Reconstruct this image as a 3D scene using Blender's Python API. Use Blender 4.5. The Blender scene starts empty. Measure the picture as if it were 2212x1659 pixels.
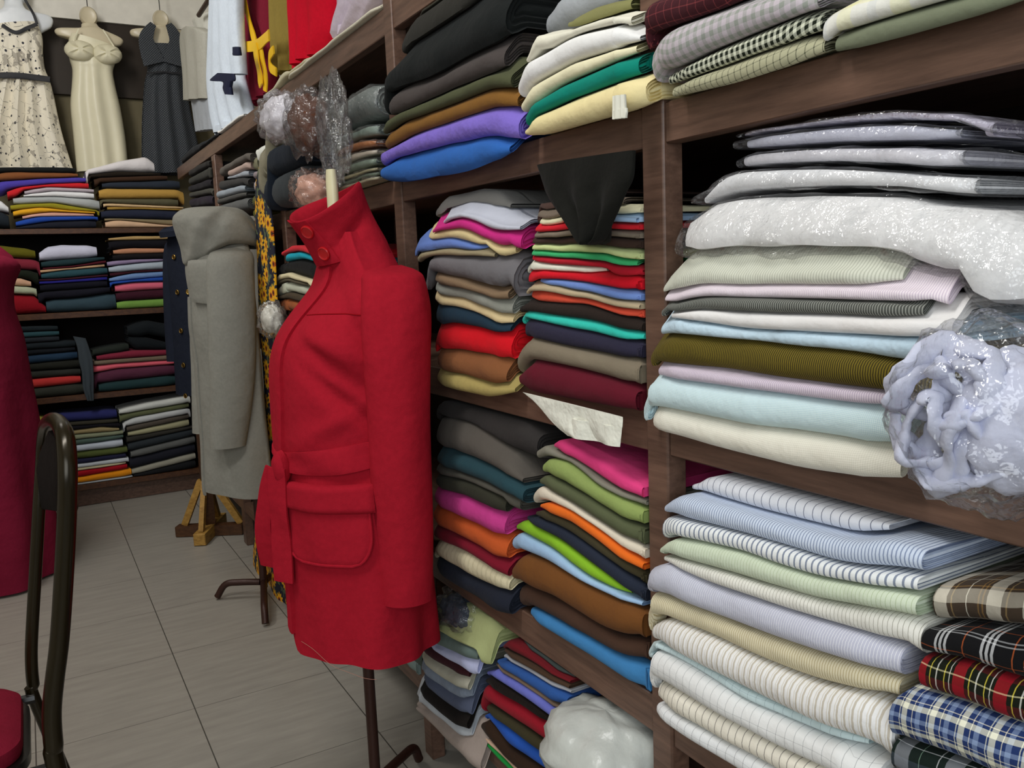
import bpy, math, random
import numpy as np
from mathutils import Vector, Matrix, noise
random.seed(7); rng = np.random.RandomState(11)
PI = math.pi
scn = bpy.context.scene
col = scn.collection

# ------------------------------------------------------------------ camera (solved from the photograph's vanishing points)
W, H, F = 2212, 1659, 1820.0
PX, PY = W / 2, H / 2
EYE = 1.21
def _n(v): return v / np.linalg.norm(v)
def _ray(x, y): return np.array([(x - PX) / F, (y - PY) / F, 1.0])
_d = _n(_ray(51, 620)); _e = _ray(PX, 620 - 0.040 * (PX - 51))
_u = _n(np.cross(_e, _d)); _u = -_u if _u[1] > 0 else _u
_x = _n(np.cross(_d, _u)); _x = -_x if _x[0] < 0 else _x
ROT = np.array([_x, _d, _u])            # camera (right, down, forward) -> world
CAMP = np.array([0.0, 0.0, EYE])
cam = bpy.data.cameras.new('camera'); camo = bpy.data.objects.new('camera', cam); col.objects.link(camo)
cam.sensor_width = 36; cam.lens = F / W * 36; cam.clip_start = 0.02
m3 = np.stack([ROT[:, 0], -ROT[:, 1], -ROT[:, 2]], axis=1)
camo.matrix_world = Matrix.Translation(Vector(CAMP)) @ Matrix(m3.tolist()).to_4x4()
scn.camera = camo

# ------------------------------------------------------------------ light and exposure
scn.view_settings.view_transform = 'Standard'; scn.view_settings.look = 'None'
scn.view_settings.exposure = 0.13; scn.view_settings.gamma = 1.0
wd = bpy.data.worlds.new('world'); scn.world = wd; wd.use_nodes = True
wd.node_tree.nodes['Background'].inputs[0].default_value = (0.80, 0.88, 1.0, 1)
wd.node_tree.nodes['Background'].inputs[1].default_value = 0.15
def area(name, loc, target, size, sy, power, colr):
    l = bpy.data.lights.new(name, 'AREA'); l.shape = 'RECTANGLE'; l.size = size; l.size_y = sy; l.energy = power; l.color = colr
    o = bpy.data.objects.new(name, l); col.objects.link(o); o.location = loc
    o.rotation_euler = (Vector(target) - Vector(loc)).to_track_quat('-Z', 'Y').to_euler()
    return o
area('ceiling_tube_light', (-0.55, 1.0, 3.05), (-0.35, 1.0, 0), 0.35, 1.4, 32, (1.0, 0.985, 0.96))
area('ceiling_tube_light', (-0.35, 3.5, 2.95), (0.15, 4.9, 1.3), 0.35, 1.2, 27, (1.0, 0.98, 0.95))
area('camera_side_fill', (-0.75, -1.25, 1.75), (0.7, 0.9, 1.0), 1.9, 1.7, 34, (0.92, 0.97, 1.0))  # added fill lamp from behind the camera

# ------------------------------------------------------------------ helpers
X0 = 0.763                               # front plane of the right-hand shelving
Y0 = 5.08                                # front plane of the back shelving
def at(x, y, axis, val):                 # where the sight line through a pixel meets a plane of the room
    d = ROT @ _ray(x, y); t = (val - CAMP[axis]) / d[axis]
    return CAMP + t * d
def tag(o, label=None, cat=None, group=None, kind=None):
    if label: o['label'] = label
    if cat: o['category'] = cat
    if group: o['group'] = group
    if kind: o['kind'] = kind
    return o
def empty(name, loc, label=None, cat=None, group=None, kind=None):
    o = bpy.data.objects.new(name, None); col.objects.link(o); o.location = loc; o.empty_display_size = 0.05
    return tag(o, label, cat, group, kind)
def mesh(name, vs, fs, mat, parent=None, uv=None, smooth=True, sharp=50):
    me = bpy.data.meshes.new(name); me.from_pydata([tuple(map(float, v)) for v in vs], [], fs)
    if uv is not None:
        l = me.uv_layers.new(name='UVMap'); idx = np.zeros(len(me.loops), dtype=np.int32)
        me.loops.foreach_get('vertex_index', idx)
        l.data.foreach_set('uv', np.asarray(uv, dtype=np.float32)[idx].ravel())
    import bmesh
    bm = bmesh.new(); bm.from_mesh(me); bmesh.ops.recalc_face_normals(bm, faces=bm.faces); bm.to_mesh(me); bm.free()
    if smooth:
        me.shade_smooth(); me.set_sharp_from_angle(angle=math.radians(sharp))
    if mat: me.materials.append(mat)
    o = bpy.data.objects.new(name, me); col.objects.link(o)
    if parent:
        o.parent = parent; o.matrix_parent_inverse = Matrix.Translation(-Vector(world_loc(parent)))
    return o
def world_loc(o):
    return Vector(o.location) + (world_loc(o.parent) if o.parent and o.type == 'EMPTY' else Vector((0, 0, 0)))
class MB:
    def __init__(s): s.v = []; s.f = []
    def add(s, v, f):
        b = len(s.v); s.v += [tuple(p) for p in v]; s.f += [tuple(i + b for i in q) for q in f]; return s
    def box(s, x0, x1, y0, y1, z0, z1, c=0.003):
        # box with chamfered edges
        P = []; idx = {}
        def vid(p):
            k = tuple(round(q, 6) for q in p)
            if k not in idx: idx[k] = len(P); P.append(p)
            return idx[k]
        c = min(c, (x1 - x0) * .3, (y1 - y0) * .3, (z1 - z0) * .3)
        lo = (x0, y0, z0); hi = (x1, y1, z1); F_ = []
        def pt(sg, ax):
            p = []
            for i in range(3):
                e = (lo, hi)[sg[i] > 0][i]
                p.append(e if i == ax else e - sg[i] * c)
            return vid(tuple(p))
        for ax in range(3):
            a, b = [i for i in range(3) if i != ax]
            for s_ in (-1, 1):
                q = []
                for (u, w) in ((-1, -1), (1, -1), (1, 1), (-1, 1)):
                    sg = [0, 0, 0]; sg[ax] = s_; sg[a] = u; sg[b] = w; q.append(pt(sg, ax))
                F_.append(q)
        for ax in range(3):                # edges along ax
            a, b = [i for i in range(3) if i != ax]
            for u in (-1, 1):
                for w in (-1, 1):
                    q = []
                    for e in (-1, 1):
                        sg = [0, 0, 0]; sg[ax] = e; sg[a] = u; sg[b] = w
                        q.append((pt(sg, a), pt(sg, b)))
                    F_.append([q[0][0], q[0][1], q[1][1], q[1][0]])
        for sx in (-1, 1):
            for sy in (-1, 1):
                for sz in (-1, 1):
                    F_.append([pt((sx, sy, sz), i) for i in range(3)])
        return s.add(P, F_)
    def tube(s, path, rad, n=12, flat=1.0, caps=True):
        path = [Vector(p) for p in path]
        rad = [rad] * len(path) if not hasattr(rad, '__len__') else rad
        t0 = (path[1] - path[0]).normalized(); ref = Vector((0, 0, 1)) if abs(t0.z) < .9 else Vector((1, 0, 0))
        nrm = t0.cross(ref).normalized(); V = []; Fc = []
        for i, p in enumerate(path):
            t = (path[min(i + 1, len(path) - 1)] - path[max(i - 1, 0)]).normalized()
            nrm = (nrm - t * nrm.dot(t)).normalized(); b = t.cross(nrm)
            for k in range(n):
                a = 2 * PI * k / n; V.append(p + (nrm * math.cos(a) + b * math.sin(a) * flat) * rad[i])
        for i in range(len(path) - 1):
            for k in range(n):
                Fc.append((i * n + k, i * n + (k + 1) % n, (i + 1) * n + (k + 1) % n, (i + 1) * n + k))
        if caps:
            Fc.append(tuple(range(n))[::-1]); Fc.append(tuple(range((len(path) - 1) * n, len(path) * n)))
        return s.add(V, Fc)
    def loft(s, rings, cap0=True, cap1=True, closed=True):
        n = len(rings[0]); V = [p for r in rings for p in r]; Fc = []
        for i in range(len(rings) - 1):
            for k in range(n if closed else n - 1):
                Fc.append((i * n + k, i * n + (k + 1) % n, (i + 1) * n + (k + 1) % n, (i + 1) * n + k))
        if closed and cap0: Fc.append(tuple(range(n))[::-1])
        if closed and cap1: Fc.append(tuple(range((len(rings) - 1) * n, len(rings) * n)))
        return s.add(V, Fc)
    def build(s, name, mat, parent=None, smooth=True, sharp=40, uv=None):
        return mesh(name, s.v, s.f, mat, parent, uv, smooth, sharp)
def smooth_path(pts, n=24):               # Catmull-Rom through the points
    P = [np.array(p, float) for p in pts]; P = [2 * P[0] - P[1]] + P + [2 * P[-1] - P[-2]]; out = []
    m = len(P) - 3
    for i in range(m):
        for k in range(n // m + 1):
            t = k / (n // m + 1); a, b, c, d = P[i:i + 4]
            out.append(.5 * ((2 * b) + (c - a) * t + (2 * a - 5 * b + 4 * c - d) * t * t + (3 * b - a - 3 * c + d) * t ** 3))
    out.append(P[-2]); return out
def nz(x, y=0., z=0.): return noise.noise(Vector((x, y, z)))

# ------------------------------------------------------------------ materials
def lin(h, g=1.0):
    h = h.lstrip('#'); o = []
    for i in (0, 2, 4):
        c = int(h[i:i + 2], 16) / 255
        c = c / 12.92 if c <= .04045 else ((c + .055) / 1.055) ** 2.4
        o.append(min(c * g, 0.86))
    return (*o, 1)
GAIN = 1.15
MATS = {}
class NT:
    def __init__(s, name):
        s.m = bpy.data.materials.new(name); s.m.use_nodes = True; s.t = s.m.node_tree
        s.b = s.t.nodes['Principled BSDF']; s.out = s.t.nodes['Material Output']
    def n(s, ty, **kw):
        o = s.t.nodes.new('ShaderNode' + ty)
        for k, v in kw.items(): setattr(o, k, v)
        return o
    def link(s, a, b): s.t.links.new(a, b)
    def math(s, op, a, b=0.0, c=None):
        o = s.n('Math', operation=op)
        for i, q in enumerate((a, b, c)):
            if q is None: continue
            if isinstance(q, (int, float)): o.inputs[i].default_value = q
            else: s.link(q, o.inputs[i])
        return o.outputs[0]
    def ramp(s, fac, stops, interp='CONSTANT'):
        o = s.n('ValToRGB'); r = o.color_ramp; r.interpolation = interp
        while len(r.elements) < len(stops): r.elements.new(0.5)
        for e, (p, c) in zip(r.elements, stops): e.position = p; e.color = c
        s.link(fac, o.inputs[0]); return o.outputs[0]
    def mix(s, fac, a, b, mode='MIX'):
        o = s.n('Mix', data_type='RGBA', blend_type=mode)
        for i, q in ((0, fac), (6, a), (7, b)):
            if isinstance(q, (int, float)): o.inputs[i].default_value = q
            elif isinstance(q, tuple): o.inputs[i].default_value = q
            else: s.link(q, o.inputs[i])
        return o.outputs[2]
    def bump(s, h, strength, dist=0.002, prev=None):
        o = s.n('Bump'); o.inputs['Strength'].default_value = strength; o.inputs['Distance'].default_value = dist
        s.link(h, o.inputs['Height'])
        if prev is not None: s.link(prev, o.inputs['Normal'])
        return o.outputs[0]
    def noise(s, scale, detail=3, vec=None, rough=.55):
        o = s.n('TexNoise'); o.inputs['Scale'].default_value = scale; o.inputs['Detail'].default_value = detail
        o.inputs['Roughness'].default_value = rough
        if vec is not None: s.link(vec, o.inputs['Vector'])
        return o.outputs[0]
    def uvs(s):
        o = s.n('UVMap'); o.uv_map = 'UVMap'; x = s.n('SeparateXYZ'); s.link(o.outputs[0], x.inputs[0]); return s.math('MULTIPLY', x.outputs[0], 2.0), s.math('MULTIPLY', x.outputs[1], 2.0), o.outputs[0]
    def obj(s): return s.n('TexCoord').outputs['Object']
PATTERNS = {}
def cloth(key, fuzz=0.0, wr=1.0):
    """plain cloth: six-digit hex; patterned: 'name' in PATTERNS (stripes, checks, plaids on the cloth's own u/v metres)"""
    k = (key, fuzz, wr)
    if k in MATS: return MATS[k]
    t = NT('cloth_' + key.lstrip('#')); b = t.b
    if key.startswith('#'):
        base = lin(key, GAIN)
        c = t.mix(t.noise(9, 2, t.obj()), tuple([q * .90 for q in base[:3]] + [1]), tuple([min(q * 1.08, .88) for q in base[:3]] + [1]))
    else: c = PATTERNS[key](t)
    t.link(c, b.inputs['Base Color'])
    b.inputs['Roughness'].default_value = .9; b.inputs['Specular IOR Level'].default_value = .12
    b.inputs['Sheen Weight'].default_value = .03 + fuzz; b.inputs['Sheen Roughness'].default_value = .5
    o = t.obj()
    n1 = t.bump(t.noise(26, 3, o), .28 * wr, .012)
    n2 = t.bump(t.noise(520, 2, o), .22, .001, n1)
    t.link(n2, b.inputs['Normal'])
    MATS[k] = t.m; return t.m
def stops(base, lines, period):
    """lines: (start_m, width_m, hex) inside one period"""
    out = [(0.0, lin(base, GAIN))]
    for s0, w, c in sorted(lines):
        out.append((s0 / period, lin(c, GAIN))); out.append(((s0 + w) / period, lin(base, GAIN)))
    return out
def stripe(base, period, lines):
    def f(t):
        u, v, _ = t.uvs(); return t.ramp(t.math('FRACT', t.math('DIVIDE', u, period)), stops(base, lines, period))
    return f
def plaid(base, pu, lu, pv, lv, mixf=.5):
    def f(t):
        u, v, _ = t.uvs()
        a = t.ramp(t.math('FRACT', t.math('DIVIDE', u, pu)), stops(base, lu, pu))
        b = t.ramp(t.math('FRACT', t.math('DIVIDE', t.math('ADD', v, .011), pv)), stops(base, lv, pv))
        return t.mix(mixf, a, b)
    return f
def simple(name, hexc, rough=.5, spec=.5, metal=0.0, bumps=0.0, bscale=60, gain=1.0, coat=0.0):
    k = ('s', name)
    if k in MATS: return MATS[k]
    t = NT(name); base = lin(hexc, gain)
    t.link(t.mix(t.noise(12, 4, t.obj()), tuple([q * .82 for q in base[:3]] + [1]), tuple([min(.9, q * 1.15) for q in base[:3]] + [1])), t.b.inputs['Base Color'])
    t.b.inputs['Roughness'].default_value = rough; t.b.inputs['Specular IOR Level'].default_value = spec; t.b.inputs['Metallic'].default_value = metal
    t.b.inputs['Coat Weight'].default_value = coat
    if bumps: t.link(t.bump(t.noise(bscale, 4, t.obj()), bumps, .004), t.b.inputs['Normal'])
    MATS[k] = t.m; return t.m
def wood_mat(name, dark, light, rough=.45):
    k = ('w', name)
    if k in MATS: return MATS[k]
    t = NT(name); o = t.obj(); mp = t.n('Mapping'); mp.inputs['Scale'].default_value = (14, 2.2, 26); t.link(o, mp.inputs[0])
    g = t.noise(3.2, 6, mp.outputs[0], .65)
    t.link(t.ramp(g, [(.32, lin(dark)), (.68, lin(light))], 'LINEAR'), t.b.inputs['Base Color'])
    t.b.inputs['Roughness'].default_value = rough; t.b.inputs['Specular IOR Level'].default_value = .4
    t.link(t.bump(g, .12, .002), t.b.inputs['Normal']); MATS[k] = t.m; return t.m
def clear_plastic(name='clear_plastic', haze=.03, gl=.32, sc=24):
    k = ('p', name)
    if k in MATS: return MATS[k]
    t = NT(name); nt = t.t; nt.nodes.remove(t.b)
    o = t.obj()
    n1 = t.bump(t.noise(sc, 4, o, .6), .9, .02)
    vo = t.n('TexVoronoi', feature='DISTANCE_TO_EDGE'); vo.inputs['Scale'].default_value = sc * .55; t.link(o, vo.inputs['Vector'])
    n2 = t.bump(vo.outputs[0], .55, .02, n1)
    tr = t.n('BsdfTransparent'); gs = t.n('BsdfGlossy'); gs.inputs['Roughness'].default_value = .16; df = t.n('BsdfDiffuse')
    df.inputs['Color'].default_value = (.8, .82, .86, 1); t.link(n2, gs.inputs['Normal']); t.link(n2, df.inputs['Normal'])
    m1 = t.n('MixShader'); m1.inputs[0].default_value = haze; t.link(tr.outputs[0], m1.inputs[1]); t.link(df.outputs[0], m1.inputs[2])
    lw = t.n('LayerWeight'); lw.inputs['Blend'].default_value = .32; t.link(n2, lw.inputs['Normal'])
    fc = t.math('MULTIPLY_ADD', lw.outputs['Fresnel'], gl, .06)
    m2 = t.n('MixShader'); t.link(fc, m2.inputs[0]); t.link(m1.outputs[0], m2.inputs[1]); t.link(gs.outputs[0], m2.inputs[2])
    t.link(m2.outputs[0], t.out.inputs[0]); MATS[k] = t.m; return t.m
WOOD = wood_mat('dark_stained_wood', '#553f34', '#75594a', .42)
WOOD2 = wood_mat('brown_stained_wood', '#3d2418', '#5a3a22', .45)
PINE = wood_mat('raw_pine', '#8a6428', '#b98f45', .6)
BLACK = simple('black_enamel', '#0d0c0b', .28, .5)
BROWNPIPE = simple('rusty_brown_pipe', '#3a2018', .45, .5, .3, .2, 90)
BRASS = simple('brass', '#a98a4a', .3, .5, 1.0)
CREAMFORM = simple('cream_plastic_form', '#cfc3a6', .35, .5)
WHITEFORM = simple('white_plastic_form', '#dfe3ea', .3, .5)

# ------------------------------------------------------------------ the room
def floor_mat():
    t = NT('grey_floor_tile'); o = t.obj(); x = t.n('SeparateXYZ'); t.link(o, x.inputs[0])
    def line(c, off, per, w):
        f = t.math('FRACT', t.math('DIVIDE', t.math('SUBTRACT', c, off), per))
        d = t.math('MINIMUM', f, t.math('SUBTRACT', 1.0, f))
        return t.math('LESS_THAN', t.math('MULTIPLY', d, per), w)
    lx = line(x.outputs[0], .30, .397, .0016); ly = line(x.outputs[1], 2.43, .418, .0012)
    g = t.math('MAXIMUM', lx, t.math('MULTIPLY', ly, .8))
    mp = t.n('Mapping'); mp.inputs['Scale'].default_value = (3, 18, 1); t.link(o, mp.inputs[0])
    base = t.ramp(t.noise(2.0, 5, mp.outputs[0]), [(.3, lin('#938e85')), (.7, lin('#a19c92'))], 'LINEAR')
    t.link(t.mix(g, base, lin('#4d4a44')), t.b.inputs['Base Color'])
    t.b.inputs['Roughness'].default_value = .38; t.b.inputs['Specular IOR Level'].default_value = .35
    t.link(t.bump(t.math('SUBTRACT', 1.0, g), .3, .001), t.b.inputs['Normal'])
    return t.m
WALLW = simple('cream_wall_paint', '#e4e0d5', .8, .2, 0, .05, 30)
def slab(name, x0, x1, y0, y1, z0, z1, mat): return tag(MB().box(x0, x1, y0, y1, z0, z1, .001).build(name, mat), kind='structure')
XW, YW = 1.25, 5.56
slab('floor', -2.6, XW, -2.6, YW, -.06, 0, floor_mat())
slab('ceiling', -2.6, XW, -2.6, YW, 3.2, 3.26, WALLW)
slab('wall_right', XW, XW + .08, -2.6, YW, 0, 3.2, WALLW)
slab('wall_left', -2.68, -2.6, -2.6, YW, 0, 3.2, WALLW)
slab('wall_back', -2.6, XW, YW, YW + .08, 0, 3.2, simple('olive_wall_paint', '#6f664e', .8, .2, 0, .05, 30))
slab('trim_1', -2.6, XW, YW - .05, YW - .001, 2.69, 3.199, WALLW)
slab('trim_2', -2.6, XW, YW - .03, YW - .001, 2.28, 2.689, simple('dark_brown_panel', '#2e2419', .55, .3))

# ------------------------------------------------------------------ shelving
LV = [(.157, .202), (.495, .556), (.937, 1.000), (1.367, 1.421), (1.742, 1.800)]
PD = .44                                    # depth of the shelving
sh = empty('shelving_unit', (X0, 2.3, 0), 'dark brown wooden shelving with posts and rails along the right wall', 'shelving')
YE = 4.84
POSTS = [(-.12, -.074), (.905, .951), (1.814, 1.860), (2.80, 2.846), (3.84, 3.905)]
for (a, b) in POSTS:
    tp_ = 2.75 if a < 2 else 1.7405
    MB().box(X0, X0 + .036, a, b, 0, tp_, .003).build('post', WOOD, sh)
    MB().box(X0 + PD - .04, X0 + PD, a, b, 0, tp_, .003).build('post', WOOD, sh)
for (z0, z1) in LV:
    PS = POSTS if z0 < 1.7 else POSTS[:3]
    for i, (a, b) in enumerate(PS):
        e = PS[i + 1][0] if i + 1 < len(PS) else YE
        MB().box(X0 + .004, X0 + .028, b + .0005, e - .0005, z0, z1, .002).build('rail', WOOD, sh)
    MB().box(X0 + .0285, X0 + PD, POSTS[0][0], YE, z1 - .020, z1 - .001, .001).build('shelf_board', WOOD, sh)
MB().box(X0 + PD + .001, X0 + PD + .012, POSTS[0][0], YE, .1, 1.79, .001).build('back_panel', simple('dark_back_board', '#1d1511', .7, .2), sh)
bs = empty('shelving_unit', (0, Y0, 0), 'dark brown wooden shelving packed with dark cloth along the far wall', 'shelving')
LB = [(.100, .132), (.592, .624), (1.036, 1.068), (1.478, 1.506)]
for z0, z1 in LB:
    MB().box(-1.9, .86, Y0, Y0 + .42, z1 - .02, z1, .002).build('shelf_board', WOOD2, bs)
    MB().box(-1.9, .86, Y0 - .022, Y0 - .0005, z0, z1, .002).build('rail', WOOD2, bs)
for a in (-1.94, -.62, .815):
    MB().box(a, a + .045, Y0 - .0215, Y0 + .42, 0, 1.47, .003).build('post', WOOD, bs)
MB().box(-1.89, .81, Y0 + .04, Y0 + .06, .001, .099, .002).build('shade_board', WOOD, bs)  # board added to stand in for the shadowed gap under the bottom shelf
MB().box(-1.9, .86, Y0 + .421, Y0 + .43, .03, 1.5, .001).build('back_panel', simple('dark_back_board', '#1d1511', .7, .2), bs)

# ------------------------------------------------------------------ folded cloth
def spline(a, xs, ys):
    o = np.argsort(xs); xs = np.array(xs)[o]; ys = np.array(ys)[o]
    return np.interp(a, xs, ys)
def blur(v, k):
    if k < 1: return v
    p = np.pad(v, k, mode='reflect', reflect_type='odd') if len(v) > k else v
    if p is v: return v
    w = np.exp(-.5 * (np.arange(-k, k + 1) / (k * .5)) ** 2); w /= w.sum()
    return np.convolve(p, w, 'valid')
def slab_geo(A, zb, zt, D, frac=.6, inflate=0.0, crinkle=0.0, seed=0., nfold=3, skew=0.0, infz=None, sq=False, lift=None, over=.03, dlim=None, osh=0.0):
    """folded cloth: rounded fold at the front (d=0), layers visible at both ends. Returns verts (a, d, z), faces, uv"""
    V = []; Fc = []; U = []; n = len(A); K = 9
    A = np.array(A, float).copy(); 
    if inflate: A[0] -= inflate; A[-1] += inflate
    prof = []
    for i in range(n):
        t = zt[i] - zb[i]; e = min(i, n - 1 - i)
        sh_ = ((.75, .88, .96, 1.0) if sq else (0.0, .35, .75, 1.0))[min(e, 3)]
        t2 = t * (.80 + .20 * sh_); mid = zb[i] + t / 2 * (.94 + .06 * sh_)
        Ds = D if dlim is None else min(D, dlim[i])
        r = min(t2 * frac, .045, Ds * .45); d0 = .010 * (1 - sh_) + .0045 * nz(A[i] * 9, seed, 3.1) + skew * (A[i] - A[0])
        h = t2 / 2 + (inflate if infz is None else infz); P = []
        P.append((D, mid - h * .92)); P.append((D * .5, mid - h * .98)); P.append((r + d0 + .02 if lift is None else r + d0 + .045, mid - h))
        if lift is not None: P += [(max(q, r + d0 + .0005 * j), mid - h) for j, q in ((6, .06), (5, .05), (4, .04), (3, .032), (2, .024), (1, .016))]
        for k in range(K):
            th = -PI / 2 + PI * k / (K - 1); c = max(math.cos(th), 0) ** .8; s = math.copysign(abs(math.sin(th)) ** .9, math.sin(th))
            bul = 1 + .10 * nz(A[i] * 14, k * .4, seed)
            P.append((d0 + r - (r + inflate) * c * bul, mid + h * s))
        if lift is not None: P += [(max(q, r + d0 + .0005 * j), mid + h) for j, q in ((1, .016), (2, .024), (3, .032), (4, .04), (5, .05), (6, .06))]
        P.append((r + d0 + (.03 if lift is None else .045), mid + h)); P.append((max(D * .35, .1), mid + h - .001 - .004 * abs(nz(A[i] * 11, seed, 1)))); P.append((D * .65, mid + h - .002 - .005 * abs(nz(A[i] * 8, seed, 5)))); P.append((D, mid + h * .9))
        if Ds < D: P = [(min(d, Ds), z) for d, z in P]
        if crinkle:
            P = [(d + crinkle * nz(A[i] * 38, d * 38 + seed, z * 38), z + .3 * crinkle * nz(A[i] * 33, d * 33 + seed + 9, z * 41)) for d, z in P]
        prof.append((P, mid, t2))
    m = len(prof[0][0])
    def add(P, a, uoff=0.0, i=0):
        if lift is not None:
            P = [(d, z + lift[i] * (lambda q: q * q * (3 - 2 * q))(min(max((d - osh - .006) / max(over, .02), 0), 1))) for d, z in P]
        b = len(V); L = 0.0; last = P[0]
        for (d, z) in P:
            L += math.hypot(d - last[0], z - last[1]); last = (d, z); V.append((a, d, z)); U.append((a + uoff, L))
        return b
    def bridge(b0, b1):
        for k in range(m): Fc.append((b0 + k, b0 + (k + 1) % m, b1 + (k + 1) % m, b1 + k))
    bases = [add(prof[i][0], A[i], 0.0, i) for i in range(n)]
    for i in range(n - 1): bridge(bases[i], bases[i + 1])
    for end, sg in ((0, -1), (n - 1, 1)):
        P, mid, t = prof[end]; prev = bases[end]; J = nfold * 2; De = max(d for d, z in P)
        for j in range(1, J + 1):
            ins = t / 2 * j / (J + 1.0); q = max(1 - 2 * ins / t, .06)
            P2 = [(ins + d * max(De - 2 * ins, .001) / De, mid + (z - mid) * q) for d, z in P]
            rec = .007 if j % 2 else .0012
            b = add(P2, A[end] - sg * (rec + .002 * j * .3), .003 * j, end); bridge(prev, b); prev = b
        Fc.append(tuple(range(prev, prev + m)))
    return V, Fc, U
ORD = ['topmost', 'second from top', 'third from top', 'fourth from top', 'fifth from top', 'sixth from top', 'seventh from top', 'eighth from top', 'ninth from top', 'tenth from top', 'eleventh from top', 'twelfth from top']
ORB = ['bottom one', 'second from bottom', 'third from bottom', 'fourth from bottom', 'fifth from bottom', 'sixth from bottom', 'seventh from bottom', 'eighth from bottom', 'ninth from bottom', 'tenth from bottom', 'eleventh from bottom', 'twelfth from bottom']
def ordinal(i, n):
    if i == 0: return 'topmost'
    if n - 1 - i < i and n - 1 - i < len(ORB): return ORB[n - 1 - i]
    return ORD[i]
FR = {'G1': (800, 0, 3.456), 'G2': (850, 400, 3.456), 'G3': (850, 830, 3.456), 'G4': (850, 1200, 3.568),
      'F5': (1350, 0, 2.566), 'F6': (1350, 400, 2.566), 'F7': (1350, 800, 2.566), 'F8': (1350, 1180, 2.566),
      'Z5': (360, 0, 3.456), 'Z6': (360, 330, 3.456), 'Y2': (0, 330, 3.456), 'Y3': (0, 780, 3.456), 'Z8': (560, 1200, 3.568), 'FULL': (0, 0, 1.0)}
SHELFTOPS = {}
QUEUE = []
def stack(*a, **k): QUEUE.append((k.pop('pr', 1), len(QUEUE), a, k))
BUILT = []
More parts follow.
